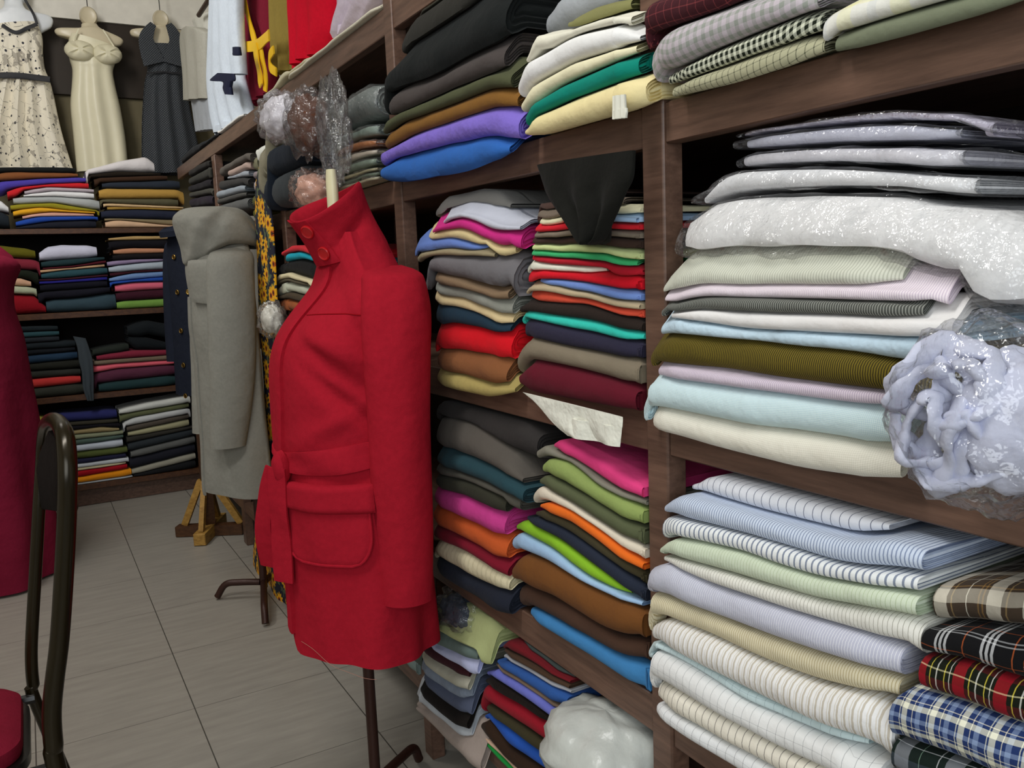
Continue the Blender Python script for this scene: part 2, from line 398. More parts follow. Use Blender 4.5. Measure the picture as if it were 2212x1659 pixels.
def build_stack(where, wall, off, zshelf, rows, depth=.36, tmax=.075, kind='folded cloth', group=None, jit=.005, frame=None, b=None, trim=0.0, amin=-9, sq=False):
    """rows top to bottom: (material, description, polyline of the upper front edge in pixels, options)"""
    n = len(rows); grid = np.arange(-2, 7, .01); sup = np.full(len(grid), zshelf + .001); lift = np.zeros(len(grid))
    def onfront(pl, fr, o):
        p = [float(q) for q in pl.split()]; P = []
        for x, y in zip(p[0::2], p[1::2]):
            x, y = fr[0] + x / fr[2], fr[1] + y / fr[2]
            w = at(x, y, 0, X0 - o) if wall == 'R' else at(x, y, 1, Y0 - o)
            P.append((w[1] if wall == 'R' else w[0], w[2]))
        return P
    if b:                                       # the lowest cloth sags in front of the rail
        P = onfront(b, FR[frame], off); zz = spline(grid, [q[0] for q in P], [q[1] for q in P])
        lift = np.clip(zshelf + .001 - zz, 0, .055); sup = sup - lift
    for i in range(n - 1, -1, -1):
        mat, desc, pl, *op = rows[i]; op = op[0] if op else {}
        fr = FR[op.get('fr', frame)]; o = off + (.3 * (op['off'] - off) if op.get('off', -9) > off else (op['off'] - off if 'off' in op else random.uniform(-jit, jit)))
        P = onfront(pl, fr, o)
        a0, a1 = max(min(q[0] for q in P), amin), max(q[0] for q in P) - trim
        if wall == 'R' and o < .018:                # no room in front of a post
            for pa, pb in POSTS:
                if a0 < pb < a1 and pb - a0 < .08: a0 = pb + .003
                if a0 < pa < a1 and a1 - pa < .08: a1 = pa - .003
        zs_ = [q[1] for q in P]; zlo, zhi = min(zs_) - .03, max(zs_)
        for (w2, wh2, zsh2, b0, b1, A2, zb2, zt2) in BUILT:   # keep clear of the neighbouring stack
            if w2 != wall or wh2 == where or zsh2 != zshelf or b1 < a0 or b0 > a1: continue
            m = (A2 > a0) & (A2 < a1)
            if not m.any(): continue
            zz = spline(A2[m], [q[0] for q in P], zs_)
            if not ((zt2[m] > zz - .045) & (zb2[m] < zz + .002)).any(): continue
            if b1 < a1 and (b1 - a0) < .7 * (a1 - a0): a0 = max(a0, b1 + .002)
            elif b0 > a0 and (a1 - b0) < .7 * (a1 - a0): a1 = min(a1, b0 - .002)
        nn = max(14, min(46, int((a1 - a0) / .014))); A = np.linspace(a0, a1, nn); dl = None
        if wall == 'R':
            ex = [q for pa, pb in POSTS for q in (pa - .0045, pa - .0035, pb + .0035, pb + .0045) if a0 + .004 < q < a1 - .004]
            A = np.array(sorted(list(A) + ex)); nn = len(A); dl = np.full(nn, 9.0)
            for pa, pb in POSTS: dl[(A > pa - .004) & (A < pb + .004)] = max(o - .004, .012)
        zt = blur(spline(A, [q[0] for q in P], [q[1] for q in P]), max(1, nn // 12))
        s3 = np.maximum(sup, np.maximum(np.roll(sup, 1), np.roll(sup, -1))); base = np.interp(A, grid, np.minimum(s3, sup + .004))
        base = np.maximum(base, blur(base, max(1, nn // 14)))
        tm = op.get('t', tmax)
        zt = np.maximum(zt, base + op.get('tmin', .010))
        cl = [l[0] for l in LV if l[0] > zshelf] if wall == 'R' else [l[0] for l in LB if l[0] > zshelf]
        if cl: zt = np.minimum(zt, cl[0] - .008 - np.interp(A, grid, lift)); zt = np.maximum(zt, base + .007)
        th = np.minimum(zt - base, tm)
        med = float(np.median(th)); th = np.minimum(th, med * 1.7 + .004); th = blur(th, max(1, nn // 12)); th = np.maximum(th, .007)
        zb = np.maximum(zt - th, base); zt = np.maximum(zt, zb + .007)
        zt = zt + np.array([.0012 * nz(a * 17, i * 3.3, off * 9) for a in A])
        D = depth + random.uniform(-.015, .01)
        pad = min(.006, med * .18) if op.get('wrap') else .0009
        V, Fc, U = slab_geo(A, zb + pad, zt - pad, D, seed=i * 1.7 + off * 13 + zshelf * 5, nfold=op.get('nf', 3 if med > .022 else 2), frac=op.get('frac', .6), lift=np.interp(A, grid, lift) if b else None, over=off, dlim=dl, osh=o - off, sq=sq)
        if wall == 'R': V3 = [(X0 - o + d, a, z) for a, d, z in V]
        else: V3 = [(a, Y0 - o + d, z) for a, d, z in V]
        c = np.array([V3[0], V3[-1]]).mean(0)
        ob = mesh(op.get('name', 'folded_cloth'), V3, Fc, cloth(mat, op.get('fuzz', 0.0), op.get('wr', 1.0)) if isinstance(mat, str) else mat, None, U, True, 48)
        lab = f"{desc} {op.get('noun', 'folded cloth')}, {ordinal(i, n)} {where}"
        if len(lab.split()) > 15: lab = lab.replace('folded cloth,', 'cloth,')
        tag(ob, lab, op.get('cat', kind), group or ('folded cloths ' + where))
        if op.get('wrap'):
            V, Fc, U = slab_geo(A, zb + pad * .75, zt - pad * .75, D - .01, inflate=.009, infz=min(.002, med * .05), crinkle=.009, seed=i * 2.3, nfold=1, lift=np.interp(A, grid, lift) if b else None, over=off, dlim=dl, osh=o - off)
            W3 = [(X0 - o + d, a, z) for a, d, z in V] if wall == 'R' else [(a, Y0 - o + d, z) for a, d, z in V]
            tag(mesh('plastic_wrap', W3, Fc, clear_plastic(), ob, U, True, 180), 'clear crinkled plastic wrap')
        # raise the support
        mk = (grid >= a0 - .014) & (grid <= a1 + .014)
        sup[mk] = np.maximum(sup[mk], np.interp(grid[mk], A, zt)); BUILT.append((wall, where, zshelf, a0, a1, A, zb, zt))

# ------------------------------------------------------------------ cloth patterns
PT = PATTERNS
PT['sage_stripe'] = stripe('#c6c8ba', .0075, [(.003, .003, '#aeb0a2')])
PT['pink_fine'] = stripe('#dcd2d8', .005, [(.002, .002, '#c4b6c4')])
PT['charcoal_stripe'] = stripe('#4a4c48', .006, [(.002, .002, '#8b8d86')])
PT['olive_stripe'] = stripe('#6e6020', .0058, [(.001, .0030, '#3a3216')])
PT['lilac_fine'] = stripe('#cdc2cd', .0055, [(.002, .0022, '#b0a2b6')])
PT['aqua_check'] = plaid('#cfe3ea', .004, [(.001, .0015, '#a9c6d2')], .004, [(.001, .0015, '#a9c6d2')])
PT['cream_check'] = plaid('#dcd9cc', .005, [(.001, .001, '#c3c0b0')], .005, [(.001, .001, '#c3c0b0')])
PT['white_wide'] = stripe('#d6d9e2', .0245, [(.010, .0022, '#7c8090')])
PT['blue_pin'] = stripe('#c4cfe0', .0082, [(.003, .0026, '#8390ab')])
PT['blue_bold'] = stripe('#dde3f3', .0165, [(.006, .0048, '#7f8899')])
PT['green_pin'] = stripe('#c5d0ba', .0098, [(.004, .0012, '#a5b391')])
PT['cream_pin'] = stripe('#dbdad2', .0100, [(.004, .0012, '#9c9a90')])
PT['lavender_fine'] = stripe('#b4b6c6', .007, [(.003, .0012, '#d9dae4')])
PT['beige_stripe'] = stripe('#d0c8ac', .0070, [(.003, .0018, '#aa9c76')])
PT['white_beige'] = stripe('#e4e2e0', .0185, [(.004, .0050, '#bdb6a9'), (.012, .0025, '#cfcac0')])
PT['aqua_pane'] = plaid('#c9dde2', .027, [(.010, .0012, '#8397a0')], .05, [(.02, .0012, '#8397a0')], .45)
PT['white_pane'] = plaid('#dbdcdb', .027, [(.012, .0016, '#84868a')], .06, [(.02, .0012, '#84868a')], .45)
PT['cream_pane'] = stripe('#ddd8ca', .024, [(.010, .0025, '#96918a')])
PT['white_pane2'] = plaid('#d8dadb', .030, [(.012, .0016, '#74767c')], .07, [(.02, .0012, '#84868a')], .4)
PT['brown_plaid'] = plaid('#3f342a', .105, [(.0, .028, '#d8d2c2'), (.034, .003, '#8a6a3c'), (.042, .003, '#8a6a3c'), (.066, .002, '#e0dccc'), (.094, .003, '#9a8054')],
                          .11, [(.0, .030, '#b9b2a2'), (.036, .003, '#8a6a3c'), (.07, .002, '#e0dccc')])
PT['black_plaid'] = plaid('#121214', .092, [(.0, .0055, '#d0d2d4'), (.010, .0055, '#d0d2d4'), (.020, .0055, '#d0d2d4'), (.058, .0025, '#b0582c')],
                          .075, [(.02, .003, '#b4b6b8'), (.028, .003, '#b4b6b8'), (.055, .0025, '#b0582c')], .42)
PT['red_tartan'] = plaid('#14180f', .080, [(.0, .024, '#a01424'), (.011, .0028, '#e9d9cf'), (.030, .0016, '#d9d9cf'), (.040, .002, '#d8c84a'), (.056, .003, '#d9d9cf'), (.070, .002, '#d8c84a')],
                         .072, [(.0, .028, '#5c1018'), (.013, .002, '#e9d9cf'), (.046, .003, '#c9c49a')], .45)
PT['blue_plaid'] = plaid('#223360', .058, [(.0, .012, '#e9e2cc'), (.015, .002, '#e9e2cc'), (.030, .010, '#8093b5'), (.046, .002, '#dcd6c2')],
                         .056, [(.0, .012, '#e9e2cc'), (.018, .002, '#dcd6c2'), (.032, .009, '#8093b5')])
PT['dark_plaid'] = plaid('#15201c', .11, [(.0, .034, '#8f939a'), (.048, .002, '#cdd0d2'), (.086, .002, '#7d9a86')], .1, [(.0, .03, '#3c4650'), (.06, .002, '#cdd0d2')])
PT['maroon_check'] = plaid('#3e1a20', .030, [(.010, .003, '#7e3a3c')], .030, [(.010, .003, '#7e3a3c')])
PT['lilac_check'] = plaid('#b6adb4', .026, [(.0, .012, '#8b9088')], .026, [(.0, .012, '#8b9088')])
PT['green_check'] = plaid('#1c2218', .017, [(.0, .008, '#d5d8c4')], .017, [(.0, .008, '#c5c8b2')], .48)
PT['olive_check'] = plaid('#a4a286', .019, [(.0, .0025, '#34382a')], .019, [(.0, .0025, '#34382a')], .42)
PT['yellow_plaid'] = plaid('#d6d6ce', .13, [(.0, .04, '#e6e0b0'), (.07, .02, '#c3c6c6')], .1, [(.0, .03, '#e2dca8')])
PT['cream_twill'] = stripe('#cfc6a6', .035, [(.010, .0012, '#8f8868'), (.016, .0012, '#8f8868')])

# ------------------------------------------------------------------ the cloths on the right-hand shelving, nearest bay
R = 'R'
stack("of left stack, right bay's top shelf", R, .035, 1.421, [
    ('maroon_check', 'maroon checked', '-40 50 200 -20 420 -90 640 -170', {'t': .10}),
    ('lilac_check', 'lilac and grey checked', '50 205 300 120 640 10 900 -50 1060 -85', {'t': .09, 'off': .045}),
    ('green_check', 'black and white checked', '145 440 450 300 700 195 940 92 1090 60', {'off': .03}),
    ('olive_check', 'olive windowpane checked', '165 505 440 405 760 290 980 212 1060 200', {'off': .03}),
], b='165 570 300 530 560 475 830 390 1080 310', trim=.022, frame='F5', depth=.34)
stack("of right stack, right bay's top shelf", R, .03, 1.421, [
    ('#6d7064', 'grey green', '1300 -80 1600 -190 2212 -380', {'t': .06}),
    ('yellow_plaid', 'pale yellow and white plaid', '1060 75 1240 5 1500 -70 2212 -270', {'t': .07}),
    ('#6f7560', 'moss green', '1130 195 1400 110 1800 0 2212 -120', {'t': .05}),
], b='1160 300 1500 215 2212 10', pr=0, frame='F5', depth=.34)
WR = {'wrap': True, 'noun': 'bagged cloth', 'cat': 'bagged cloth'}
stack("of left stack, right bay's middle shelf", R, .035, 1.000, [
    ('#b9b4c4', 'pale lilac', '640 862 1000 820 1400 785 1750 770 2000 790', {**WR, 'fr': 'F5', 't': .03, 'off': -.02}),
    ('#c4c6d6', 'pale grey lilac', '645 900 1250 832 1600 815 1820 830', {**WR, 'fr': 'F5', 't': .045, 'off': -.015}),
    ('#d4d3da', 'white', '625 985 1000 965 1600 940 1830 940', {**WR, 'fr': 'F5', 't': .045, 'off': -.015}),
    ('#dadbe6', 'white shirt-weight', '410 160 520 70 640 44 1250 38 1600 60 1900 70', {**WR, 'off': -.005, 't': .06}),
    ('#eeeeec', 'large glossy white satin', '305 330 380 212 700 190 1000 185 1300 176 1800 236 2212 292', {**WR, 'off': .02, 't': .13, 'tmin': .05}),
    ('sage_stripe', 'pale sage striped', '180 575 270 478 400 452 620 478 900 464 1200 455 1450 482 1500 500', {'t': .05}),
    ('pink_fine', 'pale pink finely striped', '185 640 300 590 450 560 650 566 1000 560 1500 572 1750 590', {'t': .04}),
    ('charcoal_stripe', 'charcoal finely striped', '172 682 400 622 600 626 1200 642 1620 655', {'t': .04}),
    ('#e6dcda', 'blush pink', '230 705 420 692 900 716 1600 740 1780 735', {'t': .05}),
    ('#b9cfdf', 'powder blue', '172 765 250 738 600 795 1000 822 1500 845 1780 855', {'t': .06, 'wr': 2.2}),
    ('olive_stripe', 'olive and black striped', '112 900 180 845 300 830 600 860 900 895 1250 932 1600 1000 1690 985', {'t': .09, 'off': .045}),
    ('lilac_fine', 'lilac striped', '152 1005 200 992 600 1055 1000 1100 1300 1135 1560 1165', {'t': .05}),
    ('aqua_check', 'pale aqua', '65 150 110 70 160 42 400 75 700 112 1000 155 1300 200 1510 210', {'fr': 'F7', 't': .10, 'off': .045}),
    ('cream_check', 'cream', '118 235 140 214 600 310 900 358 1200 402 1490 460', {'fr': 'F7', 't': .10, 'off': .04}),
], b='180 1386 500 1486 900 1576 1300 1651 1440 1671', frame='F6')
stack("of left stack, right bay's lower shelf", R, .042, .556, [
    ('white_wide', 'white widely pinstriped', '340 660 400 600 480 578 700 640 900 690 1200 760 1430 800', {'fr': 'F7', 't': .06, 'off': .012}),
    ('blue_pin', 'blue pinstriped', '190 745 260 680 370 715 800 840 1250 960 1420 925 1610 1000', {'fr': 'F7', 't': .07}),
    ('blue_bold', 'white and grey boldly striped', '178 805 700 935 1150 1082 1590 1155', {'fr': 'F7', 't': .06}),
    ('green_pin', 'pale green pinstriped', '165 985 215 922 600 1012 1000 1146 1500 1242 1580 1258', {'fr': 'F7', 't': .06}),
    ('cream_pin', 'cream pinstriped', '188 65 215 50 600 170 1100 312 1580 390 1610 420', {'t': .07}),
    ('lavender_fine', 'lavender grey', '92 150 200 90 400 205 600 272 1100 442 1490 560', {'t': .08, 'off': .05}),
    ('beige_stripe', 'beige striped', '98 300 150 255 500 402 1000 582 1480 742', {'t': .07}),
    ('white_beige', 'white and beige striped', '118 430 150 390 600 592 1000 775 1440 875', {'t': .085}),
    ('aqua_pane', 'pale aqua windowpane', '100 560 130 520 500 705 900 905 1320 1085', {'t': .06, 'off': .03}),
    ('white_pane', 'white windowpane', '97 590 200 605 600 858 1000 1055 1280 1160 1360 1180', {'t': .085, 'off': .045}),
    ('cream_pane', 'cream striped', '155 745 600 1000 900 1170 1180 1300', {'t': .06}),
    ('white_pane2', 'white widely striped', '145 870 500 1080 750 1222 1040 1370', {'t': .07}),
], frame='F8')
stack("of plaid stack, right bay's lower shelf", R, .042, .556, [
    ('brown_plaid', 'brown and white plaid', '1530 380 1580 300 1700 262 1900 285 2212 320', {'t': .10, 'off': .02, 'tmin': .04}),
    ('black_plaid', 'black and white plaid', '1510 560 1600 470 1900 478 2212 520', {'t': .075}),
    ('red_tartan', 'red tartan', '1470 660 1540 602 1900 655 2212 780', {'t': .085}),
    ('blue_plaid', 'blue and white plaid', '1430 880 1490 795 1900 925 2212 1062', {'t': .085}),
    ('dark_plaid', 'dark green and grey plaid', '1365 1100 1440 1060 1700 1152 1900 1230 2212 1380', {'t': .085}),
    ('#2a2d33', 'charcoal', '1400 1250 1700 1360 2212 1560', {'t': .07}),
], sq=True, frame='F8')

# ------------------------------------------------------------------ the middle bay
stack("of left stack on middle bay's top shelf", R, .045, 1.421, [
    ('#37352c', 'dark olive grey', '335 75 480 -40 620 -120', {'t': .04, 'off': 0.0}),
    ('#2b2a26', 'charcoal', '205 330 400 130 560 10 800 -120', {'t': .06, 'off': .02}),
    ('#171a1a', 'thick black', '62 600 90 540 200 420 500 250 800 40 1000 -80 1180 -170', {'t': .12, 'off': .05}),
    ('#453f3d', 'grey brown', '105 705 250 665 400 620 700 455 950 335', {'t': .06}),
    ('#4a4d36', 'dark olive', '68 930 180 850 500 705 850 560 1010 520', {'t': .055}),
    ('#7a5526', 'ochre brown', '80 1015 250 905 600 785 900 655 1060 700', {'t': .06}),
    ('#7a67c0', 'bright violet', '58 1140 300 1010 600 900 900 808 1120 850', {'t': .07, 'wr': 1.8}),
    ('#2c5fa8', 'royal blue', '48 1270 150 1190 500 1100 850 1030 1000 1075', {'t': .09, 'off': .055}),
], b='60 1330 120 1375 300 1385 700 1295 1000 1180 1130 1050', frame='G1')
stack("of right stack on middle bay's top shelf", R, .040, 1.421, [
    ('#9b9fa3', 'pale grey', '1270 60 1400 0 1560 -60 1800 -130', {'t': .05, 'off': -.03}),
    ('#7d7c50', 'olive', '1440 210 1500 165 1640 90 1900 22', {'t': .03, 'off': .02}),
    ('#d8d5c4', 'ivory', '1125 425 1220 250 1330 250 1500 215 1700 140 1910 100', {'t': .05}),
    ('#ece4dc', 'creamy white', '1055 560 1110 462 1300 365 1500 252 1850 175 1960 260', {'t': .075, 'off': .05}),
    ('#d9d3b2', 'pale khaki', '1090 740 1200 622 1500 460 1950 325', {'t': .055}),
    ('#0b7d6d', 'teal green', '1120 830 1400 642 1700 500 1960 398', {'t': .07}),
    ('#e0cf9c', 'pale yellow', '1115 985 1180 872 1500 722 1800 615 2015 560', {'t': .09, 'off': .05}),
], b='1120 1010 1160 1040 1500 960 2020 800', pr=0, frame='G1')
stack("of left stack on middle bay's eye-level shelf", R, .030, 1.000, [
    ('#6d6c69', 'grey', '285 275 400 172 560 146 760 170 840 240', {'t': .035, 'off': .01}),
    ('#b9bcc8', 'pale lavender', '340 270 480 196 640 228 780 288 1040 320', {'t': .035}),
    ('#c22c7d', 'magenta', '262 335 480 241 600 275 700 340 1050 345', {'t': .04}),
    ('#c9b98a', 'cream', '232 405 280 362 450 322 560 345 760 470 960 435', {'t': .04}),
    ('#5f79b8', 'denim blue', '130 470 200 422 420 396 600 452 690 495', {'t': .03}),
    ('#8f8468', 'tan', '150 510 400 472 550 500 720 540', {'t': .025}),
    ('#69676a', 'large grey', '200 565 300 527 620 532 780 560 900 520 985 450', {'t': .10, 'tmin': .025}),
    ('#7c6750', 'brown', '275 655 500 715 740 800 860 760 980 690', {'t': .035}),
    ('#8b8d84', 'stone grey', '283 738 500 772 750 852 960 880', {'t': .05}),
    ('#cbb78c', 'beige', '283 822 500 852 700 932 850 1012', {'t': .05}),
    ('#1d3140', 'dark teal', '283 902 450 922 600 972 780 1060 900 1085', {'t': .06}),
    ('#cc1420', 'bright red', '283 1082 450 1046 620 1072 890 1135', {'t': .085}),
    ('#805232', 'cinnamon brown', '290 1240 500 1282 700 1312 805 1365', {'t': .06}),
    ('#a4945a', 'khaki', '288 1392 500 1432 700 1502 910 1512', {'t': .06}),
], b='288 1490 500 1545 720 1592 920 1560', frame='G2')
stack("of right stack on middle bay's eye-level shelf", R, .014, 1.000, [
    ('#4e3b35', 'dark brown', '1035 262 1150 172 1300 190 1500 240 1700 260', {'t': .03, 'off': 0.0}),
    ('#75695c', 'grey brown', '1040 275 1200 216 1400 240 1680 270', {'t': .025}),
    ('#ded7b4', 'cream', '1060 312 1250 250 1450 262 1680 270 1868 245', {'t': .025}),
    ('#a3bfe4', 'pale blue', '1300 300 1600 292 1870 312', {'t': .03}),
    ('#cf2430', 'red', '1025 362 1100 312 1280 282 1600 330 1870 382', {'t': .035}),
    ('#7d7264', 'taupe grey', '1015 402 1300 346 1600 372 1870 412', {'t': .025}),
    ('#3c2d26', 'chocolate brown', '1008 442 1300 382 1600 384 1870 435', {'t': .04}),
    ('#c6d394', 'pale green', '1000 492 1300 442 1500 452 1870 522', {'t': .045}),
    ('#3fae6e', 'emerald green', '1000 522 1200 506 1500 532 1770 602', {'t': .025}),
    ('#b01c2c', 'crimson', '1000 560 1200 552 1500 572 1825 642', {'t': .035}),
    ('#e6e1cf', 'off white', '955 612 1050 577 1200 597 1550 652', {'t': .025}),
    ('#cc1626', 'bright red', '965 665 1100 640 1400 662 1875 712', {'t': .05}),
    ('#6c88c6', 'cornflower blue', '1050 732 1130 702 1400 727 1865 832', {'t': .035}),
    ('#b2a284', 'tan', '958 802 1050 752 1200 757 1500 832 1862 902', {'t': .035}),
    ('#e2563f', 'coral', '1000 805 1100 790 1500 872 1870 962', {'t': .05}),
    ('#2b231f', 'very dark brown', '912 902 1000 872 1400 892 1870 1052', {'t': .05}),
    ('#35bfae', 'turquoise', '928 962 1000 946 1500 1022 1878 1142', {'t': .03}),
    ('#2c2a3c', 'navy', '938 1002 1300 1072 1878 1202', {'t': .065}),
    ('#7b7160', 'taupe', '878 1205 980 1156 1300 1222 1878 1342', {'t': .07}),
    ('#5c1524', 'wine red', '900 1400 1000 1312 1300 1372 1600 1462 1880 1560', {'t': .09, 'off': .05}),
], b='920 1480 1000 1560 1300 1605 1500 1640 1700 1675 1860 1720', amin=.9535, pr=0, frame='G2')
stack("of left stack on middle bay's lower shelf", R, .030, .556, [
    ('#33302f', 'large charcoal', '290 140 500 185 900 285 1120 400', {'t': .10, 'tmin': .03, 'off': .01}),
    ('#56514b', 'grey brown', '290 290 430 315 650 432 850 592 930 702', {'t': .06}),
    ('#27434b', 'dark teal', '288 502 500 552 700 642 930 772', {'t': .035}),
    ('#54524a', 'olive grey', '288 622 500 662 700 742 900 852 1040 850', {'t': .04}),
    ('#34342a', 'dark olive', '285 682 500 722 700 802 910 912', {'t': .05}),
    ('#bf3d86', 'magenta pink', '272 772 500 842 700 932 880 1032', {'t': .075}),
    ('#bb5528', 'burnt orange', '268 922 500 1012 860 1212', {'t': .06}),
    ('#741527', 'maroon', '270 1062 450 1142 700 1292 900 1432', {'t': .05}),
    ('cream_twill', 'cream striped', '272 1195 330 1172 560 1272 700 1362 950 1580', {'t': .05}),
    ('#20242f', 'navy', '290 1292 500 1422 700 1532 980 1640', {'t': .08}),
], b='280 1400 400 1480 600 1610 800 1740 880 1790 1000 1720', frame='G3')
stack("of right stack on middle bay's lower shelf", R, .014, .556, [
    ('#d8407c', 'bright pink', '1165 445 1210 397 1350 470 1500 560 1700 680 1880 800', {'t': .055}),
    ('#7f7d70', 'stone grey', '1033 482 1120 447 1350 602 1600 752 1878 882', {'t': .04}),
    ('#8a9c5a', 'light olive', '1078 582 1110 545 1250 575 1500 762 1880 972', {'t': .06}),
    ('#565c42', 'dark olive', '1053 702 1100 667 1400 822 1700 1022 1880 1082', {'t': .06}),
    ('#d5cbb8', 'cream', '1003 792 1050 752 1300 882 1700 1152 1880 1252', {'t': .045}),
    ('#e26a22', 'orange', '1058 902 1110 872 1300 942 1870 1372', {'t': .035}),
    ('#3f3a28', 'olive brown', '1028 962 1080 932 1300 1022 1860 1422', {'t': .04}),
    ('#262c3a', 'dark navy', '968 1012 1020 992 1200 1052 1500 1252 1850 1532', {'t': .06}),
    ('#86b82c', 'lime green', '883 1045 960 1002 1200 1152 1600 1432 1730 1572', {'t': .045}),
    ('#9dbde8', 'light blue', '858 1122 900 1092 1150 1232 1400 1422 1815 1640', {'t': .06}),
    ('#6f4622', 'brown', '850 1350 910 1260 1100 1335 1500 1560 1850 1720', {'t': .08, 'off': .045}),
    ('#4a352a', 'dark brown', '940 205 1300 372 1700 622 1930 655', {'fr': 'G4', 't': .065}),
    ('#3f7eb4', 'steel blue', '1020 400 1300 542 1700 772 1960 855', {'fr': 'G4', 't': .065}),
], b='988 1720 1350 1956 1880 2258', amin=.9535, pr=0, frame='G3')
stack("of left stack on middle bay's bottom shelf", R, .035, .202, [
    ('#a3ab78', 'pale olive', '263 535 330 512 500 590 650 650 835 720', {'t': .05}),
    ('#5f6f6a', 'grey green', '228 605 300 578 500 692 770 812', {'t': .04}),
    ('#b5bbdc', 'pale lavender', '200 610 250 567 300 700 500 765 695 885', {'t': .04}),
    ('#3a1a20', 'dark maroon', '178 685 200 655 300 742 500 872 672 972', {'t': .035}),
    ('#aeac9c', 'oatmeal', '183 745 300 832 500 952 642 1032', {'t': .035}),
    ('#7c8798', 'crumpled blue grey', '183 835 220 824 400 962 680 1122', {'t': .05, 'wr': 2.0}),
    ('#525a70', 'slate blue', '203 935 400 1062 650 1202', {'t': .06}),
    ('#1c1816', 'black', '178 1005 230 1032 450 1222 670 1312', {'t': .06}),
    ('#b3b9c0', 'pale grey', '150 1092 180 1050 400 1242 660 1432', {'t': .045}),
    ('#9d9088', 'pinkish grey', '153 1192 200 1172 400 1342 640 1542', {'t': .06}),
], b='170 1290 400 1485 560 1640', frame='G4')
stack("of right stack on middle bay's bottom shelf", R, .014, .202, [
    ('#3a4240', 'dark grey green', '980 695 1150 762 1450 992', {'t': .035, 'off': .0}),
    ('#6a1820', 'dark red', '820 695 900 630 1100 770 1480 1060', {'t': .04, 'off': .01}),
    ('#473528', 'dark brown', '825 765 1100 892 1420 1092', {'t': .03, 'off': .015}),
    ('#aeb0b6', 'pale grey', '818 795 1000 862 1345 1082', {'t': .025}),
    ('#2f5698', 'mid blue', '770 845 840 820 1100 962 1300 1092 1480 1130', {'t': .05}),
    ('#84715f', 'taupe', '758 875 1000 1002 1280 1182 1440 1180', {'t': .025}),
    ('#6b72c4', 'periwinkle blue', '688 895 760 882 1000 1022 1260 1222 1480 1280', {'t': .05}),
    ('#1b1613', 'black', '678 955 720 932 1000 1112 1220 1272', {'t': .04}),
    ('#981a2a', 'crimson', '633 1045 680 992 1000 1172 1310 1372', {'t': .07}),
    ('#3c3826', 'dark olive', '690 1152 900 1292 1210 1502', {'t': .03}),
    ('#2857b4', 'bright blue', '668 1235 720 1212 1000 1412 1250 1600', {'t': .055}),
    ('#33241a', 'dark brown', '640 1295 700 1272 850 1482 1050 1622 1250 1760', {'t': .06}),
    ('#cbab92', 'peach', '658 1465 700 1432 850 1602 1050 1760', {'t': .035}),
    ('#1f8a3c', 'bright green', '640 1565 700 1532 850 1660 1000 1780', {'t': .04}),
], amin=1.175, pr=0, frame='G4')

# ------------------------------------------------------------------ the far bays
stack("of stack in dim corner bay, far end", R, .02, 1.421, [
    ('#2f2d2b', 'charcoal', '150 1260 300 1195', {'t': .05}), ('#3b3b36', 'dark grey green', '150 1330 310 1240', {'t': .05}),
    ('#242226', 'black', '150 1390 310 1330', {'t': .05}), ('#45443e', 'dark olive grey', '150 1440 315 1400', {'t': .05}),
    ('#2d2730', 'dark plum', '155 1480 315 1450', {'t': .05}),
], frame='Z5', depth=.30)
stack("of grey stack beside corner post", R, .02, 1.421, [
    ('#5d5852', 'taupe', '380 1250 600 1130', {'t': .04}), ('#b09a90', 'dusty pink', '440 1280 600 1195', {'t': .035}),
    ('#9aa0a8', 'pale blue grey', '440 1330 590 1265', {'t': .035}), ('#3c3b3a', 'charcoal', '370 1350 580 1320', {'t': .04}),
    ('#8f979f', 'light steel grey', '355 1430 560 1375', {'t': .05}), ('#4d4c49', 'dark grey', '360 1490 570 1430', {'t': .05}),
    ('#5c5d5c', 'mid grey', '365 1530 580 1465', {'t': .05}),
], frame='Z5', depth=.30)
stack("of olive stack above sunflower cloth", R, .0, 1.421, [
    ('#d9dbd2', 'white', '615 1150 680 1080 745 1055', {'t': .06}), ('#7d7a62', 'drab green', '600 1210 650 1160', {'t': .05}),
    ('#8e8286', 'mauve grey', '575 1320 640 1280 700 1270', {'t': .05}), ('#a49a9c', 'pinkish grey', '575 1400 640 1340 710 1310', {'t': .06}),
    ('#56572a', 'olive green', '570 1490 640 1450 700 1430', {'t': .06}), ('#5b5a24', 'mossy olive', '575 1590 640 1560 690 1540', {'t': .06}),
], frame='Z5', depth=.30)
stack("of stack right of sunflower cloth", R, .06, 1.421, [
    ('#8b8672', 'rolled khaki', '650 1200 760 1080 850 1010 900 1000', {'t': .13, 'tmin': .09, 'frac': .9}),
    ('#1c232d', 'rolled navy', '705 1330 760 1270 900 1195 980 1160', {'t': .13, 'tmin': .09, 'frac': .9}),
    ('#383d40', 'thick slate grey', '765 1500 800 1460 900 1420 1000 1380', {'t': .15, 'tmin': .10, 'frac': .9}),
], frame='Z5', depth=.32)
